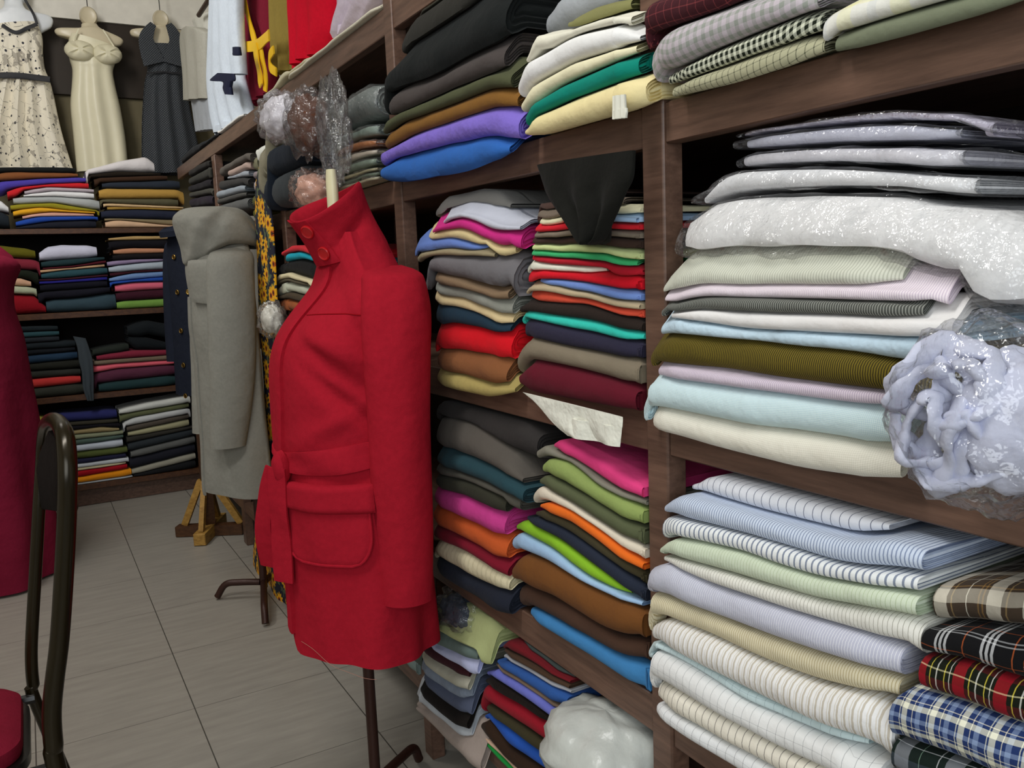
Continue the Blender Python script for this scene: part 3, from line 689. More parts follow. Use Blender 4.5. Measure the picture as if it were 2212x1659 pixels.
stack("of stack behind red coat's collar", R, .04, 1.421, [
    ('#6c7370', 'grey', '1240 760 1400 640 1580 560', {'wrap': True, 't': .09, 'inf': .012}),
    ('#7b8a80', 'sage grey', '1240 1000 1400 960 1590 880', {'wrap': True, 't': .07, 'inf': .012}),
    ('#a8693a', 'rust orange', '1250 1120 1400 1050 1590 1020', {'wrap': True, 't': .05}),
    ('#c9bfae', 'cream', '1250 1190 1400 1130 1590 1090', {'wrap': True, 't': .04}),
    ('#7c8c7c', 'sage green', '1240 1260 1400 1200 1590 1140', {'wrap': True, 't': .05}),
    ('#b5ad8a', 'pale olive', '1240 1340 1400 1290 1600 1230', {'wrap': True, 't': .05}),
    ('#71806f', 'grey green', '1240 1420 1400 1370 1600 1310', {'wrap': True, 't': .05}),
    ('#c8c2a4', 'ivory', '1250 1500 1450 1440 1650 1400', {'wrap': True, 't': .05}),
], amin=1.865, frame='Z5', depth=.30)
stack("of stack between sunflowers and red coat", R, .017, 1.000, [
    ('#d6323c', 'bright red', '850 745 920 690 1010 690 1100 720', {'t': .035}), ('#1fa6bd', 'cyan', '840 795 900 750 980 735 1100 770', {'t': .03}),
    ('#1d1c1c', 'black', '800 860 900 810 1000 790 1100 820', {'t': .06}), ('#ddd0aa', 'cream', '785 970 830 910 900 892 960 920 1060 950', {'t': .04}),
    ('#57503f', 'dark khaki', '800 985 900 955 1050 990', {'t': .03}), ('#c4c8b4', 'pale sage', '800 1040 840 985 900 960 1050 1000', {'t': .035}),
    ('#4a3f30', 'dark brown', '790 1090 900 1040 1050 1080', {'t': .04}), ('#a25c34', 'rust brown', '785 1130 840 1095 900 1090 1050 1130', {'t': .04}),
], frame='Z6', depth=.30)
stack("of stack on far bay's bottom shelf", R, .02, .202, [
    ('#8e9a92', 'pale grey green', '1080 500 1150 480 1240 640', {'t': .05}), ('#4c5650', 'dark grey green', '1000 560 1100 600 1225 745', {'t': .05}),
    ('#7f8f8c', 'sea grey', '940 590 1050 640 1215 850', {'t': .06}),
], frame='Z8', depth=.30)

# ------------------------------------------------------------------ the cloths on the far wall
B = 'B'
def far(where, z, rows, fr, off=.02):
    out = []
    for r in rows:
        out.append((r[0], r[1], r[2], {'t': r[3] if len(r) > 3 else .05}))
    stack(where, B, off, z, out, frame=fr, depth=.23)
far("of half-hidden stack at far wall's left", 1.506, [('#e2e2e2', 'white', '-150 370 0 350 60 395', .09), ('#20262c', 'dark slate', '-150 440 0 435 60 450', .08)], 'Y2')
far("of left stack on far wall's top shelf", 1.506, [
    ('#171a1a', 'black', '-60 105 300 104 560 106', .04), ('#7b4c2c', 'brown', '-40 150 90 140 300 145 580 150', .05), ('#4a3f9c', 'purple', '-60 215 300 190 640 180', .08), ('#c4262c', 'red', '50 280 150 255 400 230 660 220', .08),
    ('#b4a9b0', 'lavender grey', '180 280 350 255 700 268', .05), ('#e2e2ee', 'white', '175 312 400 285 700 296', .06), ('#a3a7a6', 'crumpled silver grey', '95 330 400 325 740 345', .07),
    ('#8e8524', 'olive yellow', '75 385 400 372 740 430', .05), ('#dba026', 'mustard', '95 430 300 405 710 450', .07), ('#d8a590', 'salmon pink', '165 465 400 440 700 455', .05),
    ('#24479c', 'royal blue', '115 510 300 475 730 472', .08), ('#20222c', 'navy', '120 555 400 510 715 500', .06)], 'Y2')
far("of right stack on far wall's top shelf", 1.506, [
    ('#d4cfcf', 'loose off-white', '540 130 700 110 900 55 1100 20 1150 60', .09), ('#221c16', 'black brown', '650 165 900 135 1200 150', .04), ('#3d2a1e', 'dark brown', '700 185 1250 165', .06), ('#2c323c', 'dark slate', '760 222 1340 200', .08),
    ('#b08a44', 'ochre', '700 285 750 262 1000 265 1370 272', .09), ('#57533f', 'olive grey', '740 345 1330 340', .05), ('#c8aa80', 'cream', '770 372 1000 385 1370 402', .05), ('#a3813c', 'mustard brown', '800 400 1360 420', .05),
    ('#262a3a', 'navy', '720 430 1000 420 1360 432', .08), ('#837559', 'khaki', '780 488 1340 500', .06), ('#cba888', 'peach', '785 510 900 500 1340 550', .06)], 'Y2')
far("of half-hidden stack on far wall's second shelf", 1.068, [
    ('#5c5716', 'olive', '-160 680 0 690 260 720', .10), ('#7c2836', 'rose red', '-160 770 0 778 290 795', .10), ('#1b2118', 'dark green', '-160 880 110 870 280 880', .08),
    ('#cba184', 'peach', '-160 930 40 938 150 935 230 955', .07), ('#aab096', 'sage', '-160 985 20 988 270 1005', .08), ('#86131f', 'bright red', '-160 1050 20 1050 250 1060 340 1140', .13)], 'Y2')
far("of centre stack on far wall's second shelf", 1.068, [
    ('#c6c6d8', 'white plastic-wrapped', '290 735 350 700 460 685 720 690', .08), ('#22363a', 'dark teal', '305 810 500 795 780 775', .06), ('#4c1620', 'dark red', '320 868 600 835 790 800', .04), ('#bf9a76', 'tan', '300 872 500 862 780 828', .04),
    ('#2b4a52', 'teal', '270 905 500 875 800 852', .07), ('#3a1a24', 'plum', '265 945 500 935 805 905', .05), ('#28257a', 'indigo', '245 960 400 958 800 925', .03), ('#16161f', 'black', '270 985 800 952', .09), ('#191922', 'blue black', '280 1040 820 1000', .07), ('#33454e', 'slate', '340 1095 600 1080 860 1040', .10)], 'Y2')
far("of right stack on far wall's second shelf", 1.068, [
    ('#b09260', 'tan-edged', '810 635 1000 620 1290 622', .03), ('#16151a', 'black', '810 655 1290 645', .09), ('#b98364', 'dusty peach', '845 722 1000 710 1290 715', .04), ('#191618', 'jet black', '840 760 1290 745', .08), ('#8c7c9a', 'lilac', '765 812 1000 795 1235 788', .05),
    ('#a3aeb8', 'pale grey', '810 850 1000 825 1320 800', .07), ('#3a1620', 'wine', '820 895 1320 868', .05), ('#6c88b4', 'light blue', '815 935 1000 895 1310 880', .06), ('#24489c', 'cobalt blue', '810 965 1310 918', .07), ('#d4657a', 'pink', '815 990 1000 965 1290 958', .09), ('#3a1824', 'maroon', '825 1045 1300 1012', .08), ('#6f9444', 'grass green', '870 1110 1300 1082', .06)], 'Y2')
far("of left stack on far wall's third shelf", .624, [
    ('#1d2428', 'black', '60 1300 430 1290', .06), ('#2a464c', 'teal', '55 1345 440 1328', .06), ('#25292e', 'charcoal', '65 1390 440 1365', .08), ('#1c2226', 'dark slate', '75 1430 560 1400', .08), ('#171a1f', 'jet black', '100 1480 560 1450', .07), ('#23374c', 'dark blue', '120 1520 575 1480', .10),
    ('#23241f', 'dark olive', '120 1590 590 1540', .08), ('#2f302c', 'grey', '130 1635 600 1610', .07), ('#b83634', 'coral red', '140 1700 400 1675 600 1660', .08), ('#31332d', 'dark grey green', '165 1770 620 1720', .13)], 'Y2')
far("of right stack on far wall's third shelf", .624, [
    ('#191d20', 'black', '950 1290 1100 1250 1310 1290', .08), ('#15191c', 'blue black', '960 1370 1100 1380 1310 1430', .08), ('#262b26', 'dark green', '690 1470 960 1420', .06), ('#7a2638', 'rose', '720 1515 1000 1475 1310 1470', .07), ('#6d5f50', 'taupe', '700 1555 1310 1508', .06), ('#d8606e', 'pink', '690 1592 900 1570 1310 1545', .09),
    ('#532a3c', 'plum', '700 1650 900 1610 1310 1580', .12), ('#22383a', 'dark teal', '735 1725 1310 1660', .11)], 'Y2')
far("of half-hidden stack on far wall's bottom shelf", .132, [
    ('#8a8034', 'mustard', '150 400 380 430', .06), ('#5c1624', 'maroon', '150 480 380 500', .08), ('#7fa2b0', 'pale blue', '170 580 380 590', .07), ('#c42c30', 'red', '180 650 380 655', .06), ('#d4c8b8', 'cream', '200 700 400 690', .09), ('#52585e', 'slate', '230 800 400 780', .12)], 'Y3')
far("of centre stack on far wall's bottom shelf", .132, [
    ('#2a2d5e', 'navy blue', '390 395 600 385 870 358', .09), ('#37342b', 'dark olive', '470 462 880 432', .06), ('#17151a', 'black', '480 490 890 462', .05), ('#8f805c', 'tan', '505 522 750 490 890 500', .05), ('#7e836a', 'sage', '510 555 920 520', .06), ('#4a5a52', 'slate green', '525 595 920 550', .07),
    ('#b3bac4', 'pale blue grey', '530 635 750 605 915 578', .08), ('#515a30', 'olive', '545 680 950 638', .09), ('#22233a', 'navy', '545 740 940 692', .06), ('#b9bec2', 'silver', '545 775 960 718', .04), ('#bdb592', 'cream', '545 805 940 755', .04), ('#9a1420', 'red', '545 828 950 768', .07), ('#f08a1a', 'orange', '540 875 980 800', .10), ('#9da5ab', 'light grey', '540 935 990 862', .10)], 'Y3')
far("of right stack on far wall's bottom shelf", .132, [
    ('#c6c8c2', 'plastic-wrapped white', '890 365 1100 315 1420 258', .09), ('#5c6044', 'olive', '890 400 1410 312', .07), ('#b4b6b6', 'white', '895 470 1000 425 1420 350', .09), ('#4d463e', 'brown grey', '945 490 1410 395', .07), ('#9a9676', 'beige', '955 530 1410 432', .06), ('#312f2a', 'dark brown', '945 570 1440 485', .07),
    ('#2b3034', 'charcoal', '955 615 1450 505', .09), ('#5b5c5a', 'grey', '975 675 1455 558', .08), ('#1f2028', 'navy black', '965 730 1455 615', .09), ('#8f8c7e', 'greige', '985 810 1460 685', .08), ('#191a1c', 'black', '1000 850 1460 738', .12)], 'Y3')

# ------------------------------------------------------------------ garments: a lofted body in the wearer's own axes
def zpix(bx, by, y):                       # height at which the upright through (bx, by) crosses image row y
    a = ROT.T @ np.array([bx, by, 0.0]); b = ROT.T @ np.array([0, 0, 1.0]); k = (y - PY) / F
    return EYE + (k * a[2] - a[1]) / (b[1] - k * b[2])
def xpix(bx, by, z):
    c = ROT.T @ (np.array([bx, by, z]) - CAMP); return PX + F * c[0] / c[2], c[2]
class Body:
    """rings: (z, front, back, half width, shift forward); facing = direction the wearer looks at (world angle)"""
    def __init__(s, bx, by, facing, rings, p=2.25, ripple=None):
        s.bx, s.by = bx, by; s.f = np.array([math.cos(facing), math.sin(facing)]); s.l = np.array([-s.f[1], s.f[0]])
        r = np.array(sorted(rings)); s.z = r[:, 0]; s.r = r[:, 1:]; s.p = p; s.ripple = ripple
        zz = np.linspace(s.z[0], s.z[-1], 240); k = 9
        s.zz = zz; s.rr = np.stack([blur(np.interp(zz, s.z, s.r[:, j]), k) for j in range(4)], 1)
    def ring(s, z): return [np.interp(z, s.zz, s.rr[:, j]) for j in range(4)]
    def local(s, th, z, off=0.0):
        uf, ub, v, sh = s.ring(z); c, q = math.cos(th), math.sin(th)
        d = (abs(c) ** s.p + abs(q) ** s.p) ** (-1 / s.p)
        if s.ripple: off = off + s.ripple(th, z)
        u = sh + c * d * (uf if c > 0 else ub); w = q * d * v
        L = math.hypot(c, q) or 1
        return u + off * c / L, w + off * q / L
    def pt(s, th, z, off=0.0):
        u, w = s.local(th, z, off); xy = np.array([s.bx, s.by]) + s.f * u + s.l * w
        return (xy[0], xy[1], z)
    def world(s, u, w, z):
        xy = np.array([s.bx, s.by]) + s.f * u + s.l * w; return (xy[0], xy[1], z)
    def shell(s, z0, z1, nz_=60, nt=84, gap=None, lining=.012, hem=None):
        """cloth tube with a turned-in hem so it has thickness at the bottom"""
        mb = MB(); zs = np.linspace(z0, z1, nz_); rings = []
        hz = hem or (lambda th: 0.0)
        for k in range(5): rings.append([s.pt(2 * PI * i / nt, z0 + .10 - .02 * k + hz(2 * PI * i / nt), -lining) for i in range(nt)])
        rings.append([s.pt(2 * PI * i / nt, z0 + .004 + hz(2 * PI * i / nt), -lining * .7) for i in range(nt)])
        for z in zs:
            w = max(0, 1 - (z - z0) / .12); rings.append([s.pt(2 * PI * i / nt, z + w * hz(2 * PI * i / nt)) for i in range(nt)])
        mb.loft(rings, cap0=False, cap1=False); return mb
    def patch(s, fn, nu=24, nv=20, off=.006, base=-.003):
        """raised panel following the body: fn(s,t) -> (theta, z)"""
        top = [[s.pt(*fn(i / (nu - 1), j / (nv - 1)), off * (1 if 0 < i < nu - 1 and 0 < j < nv - 1 else .75)) for i in range(nu)] for j in range(nv)]
        bot = [[s.pt(*fn(i / (nu - 1), j / (nv - 1)), base) for i in range(nu)] for j in range(nv)]
        V = [p for r in top for p in r] + [p for r in bot for p in r]; N = nu * nv; Fc = []
        for j in range(nv - 1):
            for i in range(nu - 1):
                a = j * nu + i; Fc.append((a, a + 1, a + nu + 1, a + nu)); Fc.append((a + N, a + nu + N, a + nu + 1 + N, a + 1 + N))
        edge = [i for i in range(nu)] + [j * nu + nu - 1 for j in range(1, nv)] + [(nv - 1) * nu + i for i in range(nu - 2, -1, -1)] + [j * nu for j in range(nv - 2, 0, -1)]
        for a, b in zip(edge, edge[1:] + edge[:1]): Fc.append((a, b, b + N, a + N))
        return MB().add(V, Fc)
def wool(name, hexc, gain=1.0):
    t = NT(name); c = lin(hexc, gain); o = t.obj()
    t.link(t.mix(t.noise(120, 3, o), tuple([q * .86 for q in c[:3]] + [1]), tuple([min(.9, q * 1.12) for q in c[:3]] + [1])), t.b.inputs['Base Color'])
    t.b.inputs['Roughness'].default_value = .95; t.b.inputs['Specular IOR Level'].default_value = .08
    t.b.inputs['Sheen Weight'].default_value = .18; t.b.inputs['Sheen Tint'].default_value = c
    n1 = t.bump(t.noise(9, 3, o), .35, .03); t.link(t.bump(t.noise(420, 3, o), .3, .0015, n1), t.b.inputs['Normal'])
    return t.m
RED = wool('red_wool', '#a31a2a', 1.0); REDIN = wool('red_wool_lining', '#8e0c16')

# ---- the red coat
BX, BY = .585, 1.735; FACE = PI            # faces the aisle, back to the shelves
_, DR = xpix(BX, BY, .9)
def off_m(y, x):                            # sideways metres of image column x from the stand's upright at row y
    z = zpix(BX, BY, y); px, d = xpix(BX, BY, z); return (x - px) * d / F, z
RT = [(1362, 632, .205, .142), (1240, 624, .200, .138), (1110, 616, .192, .130), (1000, 609, .178, .118), (935, 604, .170, .112), (860, 600, .175, .115), (780, 596, .182, .122),
      (730, 602, .184, .126), (690, 622, .184, .128), (650, 650, .182, .128), (615, 672, .170, .125), (585, 690, .148, .115), (560, 694, .118, .108), (535, 700, .096, .104), (505, 712, .080, .085)]
rings = []
for (y, xl, v, ub) in RT:
    sx, z = off_m(y, xl); uf = math.sqrt(max(sx * sx - (.32 * v) ** 2, .0009)) / .95
    rings.append((z, uf, ub, v, 0.0))
def red_ripple(th, z):
    h = max(0, (.80 - z) / .40); q = math.exp(-((z - .98) / .10) ** 2)
    a = th if th < PI else th - 2 * PI
    r = .010 * h * math.sin(5 * th + .6) + .004 * h * math.sin(11 * th)
    # drag folds running from the bust to the armhole
    for (t0, z0, dt, dz, am) in ((.95, 1.03, -.10, .05, -.022), (1.05, .97, -.12, -.02, -.020), (.8, 1.075, -.05, .05, .008), (1.0, .92, .08, .06, .008), (1.25, 1.10, -.12, .10, -.014)):
        s_ = (a - t0) / .50; w = (z - z0 - dt * (a - t0)) / .020
        r += am * math.exp(-s_ * s_ - w * w)
    return r + .004 * nz(3 * math.cos(th), 3 * math.sin(th), z * 7)
coat = Body(BX, BY, FACE, rings, 2.15, red_ripple)
ZH, ZN = rings[0][0], rings[-1][0]
rc = empty('coat', (BX, BY, ZH), 'bright red belted wool coat with funnel collar on the nearest stand', 'coat')
coat.shell(ZH, ZN, 110, 120, hem=lambda th: .010 * math.cos(th - .4) + .040 / (1 + math.exp(-((((th + PI) % (2 * PI)) - PI) + 1.2) / .05)) / (1 + math.exp(((((th + PI) % (2 * PI)) - PI) - .16) / .03))).build('coat_body', RED, rc, sharp=60)
def zc(y): return zpix(BX, BY, y)
# front placket: a loose flap along the front edge, standing away near the collar
def plk(s_, t):
    z = ZH + .050 + t * (zc(575) - ZH - .050); lo = -.34; hi = .17 + .10 * max(0, (t - .80) / .2)
    return (lo + s_ * (hi - lo), z)
class _C: pass
pk = coat.patch(plk, 12, 80, .010); 
pk.build('front_placket', RED, rc, sharp=60)
# chest seam
MB().tube([coat.pt(a, zc(668) + .018 * (a - .5) - .012 * a * a, .0005) for a in np.linspace(.25, 1.35, 30)], .0013, 6).build('yoke_seam', REDIN, rc)
# sleeves
def sleeve(sg):
    P = [(-.052, .128, zc(578)), (-.050, .160, zc(606)), (-.042, .184, zc(680)), (-.034, .194, zc(780)), (-.031, .194, zc(950)), (-.030, .190, zc(1100)), (-.028, .186, zc(1238))]
    P = smooth_path([(u, sg * w, z) for u, w, z in P], 48); n = 40; m = len(P); rings_ = []
    for i, (u, w, z) in enumerate(P):
        t = i / (m - 1); ru = np.interp(t, [0, .06, .14, .3, .6, 1], [.030, .050, .062, .068, .061, .060]); rw = np.interp(t, [0, .06, .14, .3, .6, 1], [.034, .050, .057, .058, .053, .054])
        rg = []
        for k in range(n):
            a = 2 * PI * k / n; fo = .0035 * math.sin(2 * a + t * 5) + .004 * nz(math.cos(a) * 1.5, math.sin(a) * 1.5, t * 4 + sg)
            ax = math.cos(a); ay = math.sin(a)
            dz = 0.0 if t > .16 else (1 - t / .16) * .035 * (-sg * ay * sg) * (1 if ay * sg > 0 else .2) * 1.0
            rg.append(coat.world(u + ax * (ru + fo), w + ay * (rw + fo), z - abs(dz) * .3))
        rings_.append(rg)
    u, w, z = P[-1]
    for q, dz in ((.93, .002), (.90, .012), (.86, .06)):
        rings_.append([coat.world(u + math.cos(2 * PI * k / n) * ru * q, w + math.sin(2 * PI * k / n) * rw * q, z + dz) for k in range(n)])
    mb = MB().loft(rings_, cap0=True, cap1=True); return mb.build('sleeve', RED, rc, sharp=60)
sleeve(1); sleeve(-1)
# stand collar: open funnel leaning forward
def ucol(y, x):
    s_, z = off_m(y, x); return s_
cb = dict(u0=-.088, u1=.085); n = 56; base = []; rim = []
zf, zb_ = zc(478), zc(398); uF = -ucol(472, 634) / .95; uB = -ucol(400, 774) / .95
zf0, zb0 = zc(572), zc(520); uF0 = -ucol(560, 694) / .95; uB0 = -ucol(515, 826) / .95
def colpt(th, t, off=0.0):
    c, q = math.cos(th), math.sin(th)
    uf = uF0 + (uF - uF0) * t; ub = uB0 + (uB - uB0) * t; uc = (uf + ub) / 2; hu = (uf - ub) / 2 + off - .03 * max(0, -t)
    hv = .098 - .012 * t + off + .004 * math.sin(3 * th + t * 3)
    z = ((zf0 + zb0) / 2 + c * (zf0 - zb0) / 2) * (1 - t) + ((zf + zb_) / 2 + c * (zf - zb_) / 2) * t
    bow = .010 * math.sin(PI * t) * (.4 + .6 * q * q); z += -.006 * math.sin(2 * th) * t - .005 * q * t; w_ = (t - .42 - .16 * (th - 1.5)) / .10; bow += .011 * math.exp(-w_ * w_ - ((th - 1.55) / .7) ** 2)
    return coat.world(uc + c * (hu - bow), q * (hv - bow), z)
R_ = [[colpt(2 * PI * k / n, t, 0) for k in range(n)] for t in np.linspace(-.18, 1, 16)]
R_ += [[colpt(2 * PI * k / n, 1.03, -.003) for k in range(n)]] + [[colpt(2 * PI * k / n, t, -.010) for k in range(n)] for t in np.linspace(1, .15, 8)]
MB().loft(R_, cap0=False, cap1=False).build('collar', RED, rc, sharp=70)
# overlapping tab closing the collar, with two buttons
tb = MB(); g = [[colpt(a, t, .006) for a in np.linspace(-.30, .78 - .12 * t, 14)] for t in np.linspace(-.02, .985, 12)]; g2 = [[colpt(a, t, -.002) for a in np.linspace(-.30, .78 - .12 * t, 14)] for t in np.linspace(-.02, .985, 12)]
V = [p for r in g for p in r] + [p for r in g2 for p in r]; N = 14 * 12; Fc = []
for j in range(11):
    for i in range(13):
        a = j * 14 + i; Fc += [(a, a + 1, a + 15, a + 14), (a + N, a + 14 + N, a + 15 + N, a + 1 + N)]
edge = list(range(14)) + [j * 14 + 13 for j in range(1, 12)] + [11 * 14 + i for i in range(12, -1, -1)] + [j * 14 for j in range(10, 0, -1)]
for a, b in zip(edge, edge[1:] + edge[:1]): Fc.append((a, b, b + N, a + N))
tb.add(V, Fc).build('collar_tab', RED, rc, sharp=60)
REDBTN = simple('red_button', '#b01018', .3, .5)
def button(p, nrm, r=.013, mat=REDBTN, parent=None, name='button'):
    nrm = Vector(nrm).normalized(); a = nrm.cross(Vector((0, 0, 1))).normalized(); b = nrm.cross(a); n = 22; P = Vector(p); rg = []
    for (q, h) in ((.9, -.002), (1, 0), (1, .003), (.85, .0045), (.72, .003), (.6, .0028)):
        rg.append([P + (a * math.cos(2 * PI * k / n) + b * math.sin(2 * PI * k / n)) * r * q + nrm * h for k in range(n)])
    bt = MB().loft(rg).build(name, mat, parent)
    hs = MB()
    for (da, db) in ((.2, .2), (-.2, .2), (.2, -.2), (-.2, -.2)):
        c = P + a * r * da + b * r * db + nrm * .0029; hs.tube([c - nrm * .002, c + nrm * .0006], r * .1, 8)
    return bt
def colnorm(th, t):
    p = Vector(colpt(th, t, .006)); du = Vector(colpt(th + .05, t, .006)) - p; dv = Vector(colpt(th, t + .05, .006)) - p
    nn = du.cross(dv); c = Vector(coat.world((uF + uB) / 2, 0, p.z)); return nn if nn.dot(p - c) > 0 else -nn
for (th, t) in ((.50, .76), (.50, .24)):
    button(colpt(th, t, .0075), colnorm(th, t), .0145, REDBTN, rc)
# patch pocket and flap on the near hip
zp1, zp0 = zc(1012), zc(1158); A0, A1 = .20, 1.32
def pk_fn(s_, t):
    z = zp0 + (zp1 - zp0) * t; r = .42; e = 1.0 if t > r else math.sqrt(max(0, 1 - ((r - t) / r) ** 2)) * .45 + .55
    am = (A0 + A1) / 2; return (am + (s_ - .5) * (A1 - A0) * e, z)
coat.patch(pk_fn, 26, 22, .012).build('pocket', RED, rc, sharp=60)
ol = [pk_fn(0, t) for t in np.linspace(.98, 0, 26)] + [pk_fn(q, 0) for q in np.linspace(.04, .96, 24)] + [pk_fn(1, t) for t in np.linspace(0, .98, 26)]
MB().tube([coat.pt(a, z, .0095) for a, z in ol], .0034, 8).build('pocket_edge', RED, rc)
zf1, zf2 = zc(1003), zc(1056)
coat.patch(lambda s_, t: (A0 - .05 + s_ * (A1 - A0 + .12), zf2 + (zf1 - zf2) * t), 26, 10, .021).build('pocket_flap', RED, rc, sharp=60)
# belt, knot and two hanging ends
zb1 = zc(945)
def beltpt(th, e, off):
    a = th if th < PI else th - 2 * PI
    z = zb1 - .022 * math.cos(th) + (e - .5) * (.052 - .020 * math.exp(-(a / .5) ** 2)); return coat.pt(th, z, off + .004 * math.sin(7 * th + 3 * e))
nb = 120; br = []
for i in range(nb):
    th = 2 * PI * i / nb; br.append([beltpt(th, e, o) for e, o in ((0, .002), (0, .009), (.25, .012), (.5, .010), (.75, .012), (1, .009), (1, .002))])
V = [p for r in br for p in r]; Fc = []
for i in range(nb):
    for k in range(7):
        Fc.append((i * 7 + k, i * 7 + (k + 1) % 7, ((i + 1) % nb) * 7 + (k + 1) % 7, ((i + 1) % nb) * 7 + k))
belt = MB().add(V, Fc).build('belt', RED, rc, sharp=60)
def ribbon(path, wid, thick, nrm):          # a flat strip of cloth
    path = smooth_path(path, 30); rg = []
    for i, p in enumerate(path):
        p = Vector(p); w = wid(i / (len(path) - 1)) if callable(wid) else wid
        t = (Vector(path[min(i + 1, len(path) - 1)]) - Vector(path[max(i - 1, 0)])).normalized(); n_ = Vector(nrm); n_ = (n_ - t * n_.dot(t)).normalized(); b = t.cross(n_)
        rg.append([p + b * w * c + n_ * (thick * h + .003 * math.sin(i * .3) * c) for c, h in ((-.5, -.4), (-.5, .4), (-.25, .62), (0, .5), (.25, .62), (.5, .4), (.5, -.4), (.25, -.5), (-.25, -.5))])
    return MB().loft(rg)
zk = zc(985)
kp = coat.pt(.30, zk + .012, .020)
kr = [[Vector(coat.pt(.26 + .11 * q * math.cos(2 * PI * k / 16), zk + .010 + .036 * q * math.sin(2 * PI * k / 16), o)) for k in range(16)] for q, o in ((.7, .004), (1, .014), (.95, .026), (.6, .034), (.25, .036))]
MB().loft(kr).build('belt_knot', RED, belt)
nf = Vector((coat.f[0], coat.f[1], 0)) * .8 + Vector((coat.l[0], coat.l[1], 0)) * .6
def drop(y, x, out):                         # point in front of the stand at a pixel, a little out from the coat
    s_, z = off_m(y, x); u = -s_ / .95 + out; return coat.world(u, .05, z)
ribbon([coat.pt(.28, zk + .012, .030), coat.pt(.25, zk - .06, .030), coat.pt(.22, zc(1110), .024), coat.pt(.20, zc(1205), .020)], lambda t: .040 + .008 * t, .006, nf).build('belt_end', RED, belt, sharp=60)
ribbon([coat.pt(.12, zk + .005, .026), coat.pt(.02, zk - .06, .040), coat.pt(-.05, zc(1110), .046), coat.pt(-.10, zc(1190), .040)], lambda t: .036 + .008 * t, .006, nf).build('belt_end', RED, belt, sharp=60)
# the stand inside
def finger(path, r, mat, name, parent, n=14, flat=1.0): return MB().tube(smooth_path(path, 16), r, n, flat).build(name, mat, parent)
st = empty('coat_stand', (BX, BY, 0), 'dress form on a thin brown metal pole, wearing the red coat', 'dress form')
finger([(BX, BY, .03), (BX, BY, .6), (BX, BY, .95)], .0125, BROWNPIPE, 'pole', st)
for ang in (.55, 2.7, 4.7):
    dx, dy = math.cos(ang), math.sin(ang)
    finger([(BX + dx * .012, BY + dy * .012, .052), (BX + dx * .10, BY + dy * .10, .054), (BX + dx * .15, BY + dy * .15, .050), (BX + dx * .170, BY + dy * .170, .011)], .011, BROWNPIPE, 'leg', st)
tor = [[Body(BX, BY, FACE, [(a, b * .72, c * .72, d * .45, e) for a, b, c, d, e in rings]).pt(2 * PI * k / 32, z) for k in range(32)] for z in np.linspace(.72, zc(590), 14)]
MB().loft(tor).build('torso', CREAMFORM, st)
up = coat.world(.012, .01, zc(455)); tp = coat.world(-ucol(372, 712) / .95, .01, zc(368))
MB().tube([coat.world(.0, .01, zc(640)), up, tuple(np.array(up) * .3 + np.array(tp) * .7), tp], [.03, .015, .0150, .0125], 18, .8).build('neck_knob', simple('pale_neck_knob', '#d9d2ab', .4), st)
MB().tube([coat.pt(a, ZH + .045 + .010 * math.sin(5 * a) - .045 * a, .004) for a in np.linspace(.30, 1.25, 30)], .0004, 5).build('loose_thread', simple('pale_thread', '#b07a68', .8), rc)

# ---- the grey coat on its own stand
GREY = wool('grey_wool', '#85847c', 1.1); NAVY = wool('navy_wool', '#20242f', 1.1)
GX, GY = .677, 3.163
def goff(y, x):
    z = zpix(GX, GY, y); px, d = xpix(GX, GY, z); return (x - px) * d / F, z
GT = [(1052, 450, 593, .200), (960, 444, 592, .195), (867, 436, 588, .185), (770, 428, 582, .180), (700, 418, 574, .178), (637, 416, 566, .180), (600, 409, 560, .180), (567, 406, 556, .172), (540, 416, 552, .140), (520, 436, 545, .10)]
gr = []
for (y, xl, xr, v) in GT:
    a, z = goff(y, xl); gr.append((z, math.sqrt(max(a * a - (.21 * v) ** 2, .002)) / .98, .036, v, 0.0))
gcoat = Body(GX, GY, PI, gr, 2.2, lambda th, z: .008 * max(0, (.9 - z) / .5) * math.sin(6 * th + 1) + .005 * nz(2 * math.cos(th), 2 * math.sin(th), z * 5))
gz0, gz1 = gr[0][0], gr[-1][0]
gc = empty('coat', (GX, GY, gz0), 'long plain grey wool coat with draped cowl collar on a stand by the shelves', 'coat')
gcoat.shell(gz0, gz1, 70, 90, hem=lambda th: .02 * math.cos(th)).build('coat_body', GREY, gc, sharp=60)
gcoat.patch(lambda s_, t: (-.25 + s_ * .40, gz0 + .006 + t * (zpix(GX, GY, 640) - gz0)), 10, 50, .007).build('front_placket', GREY, gc, sharp=60)
zA, zB = zpix(GX, GY, 560), zpix(GX, GY, 646)
gcoat.patch(lambda s_, t: (.35 + s_ * .62, zB + (zA - zB) * t - .012 * s_ * (1 - t)), 14, 12, .018).build('chest_flap', GREY, gc, sharp=60)
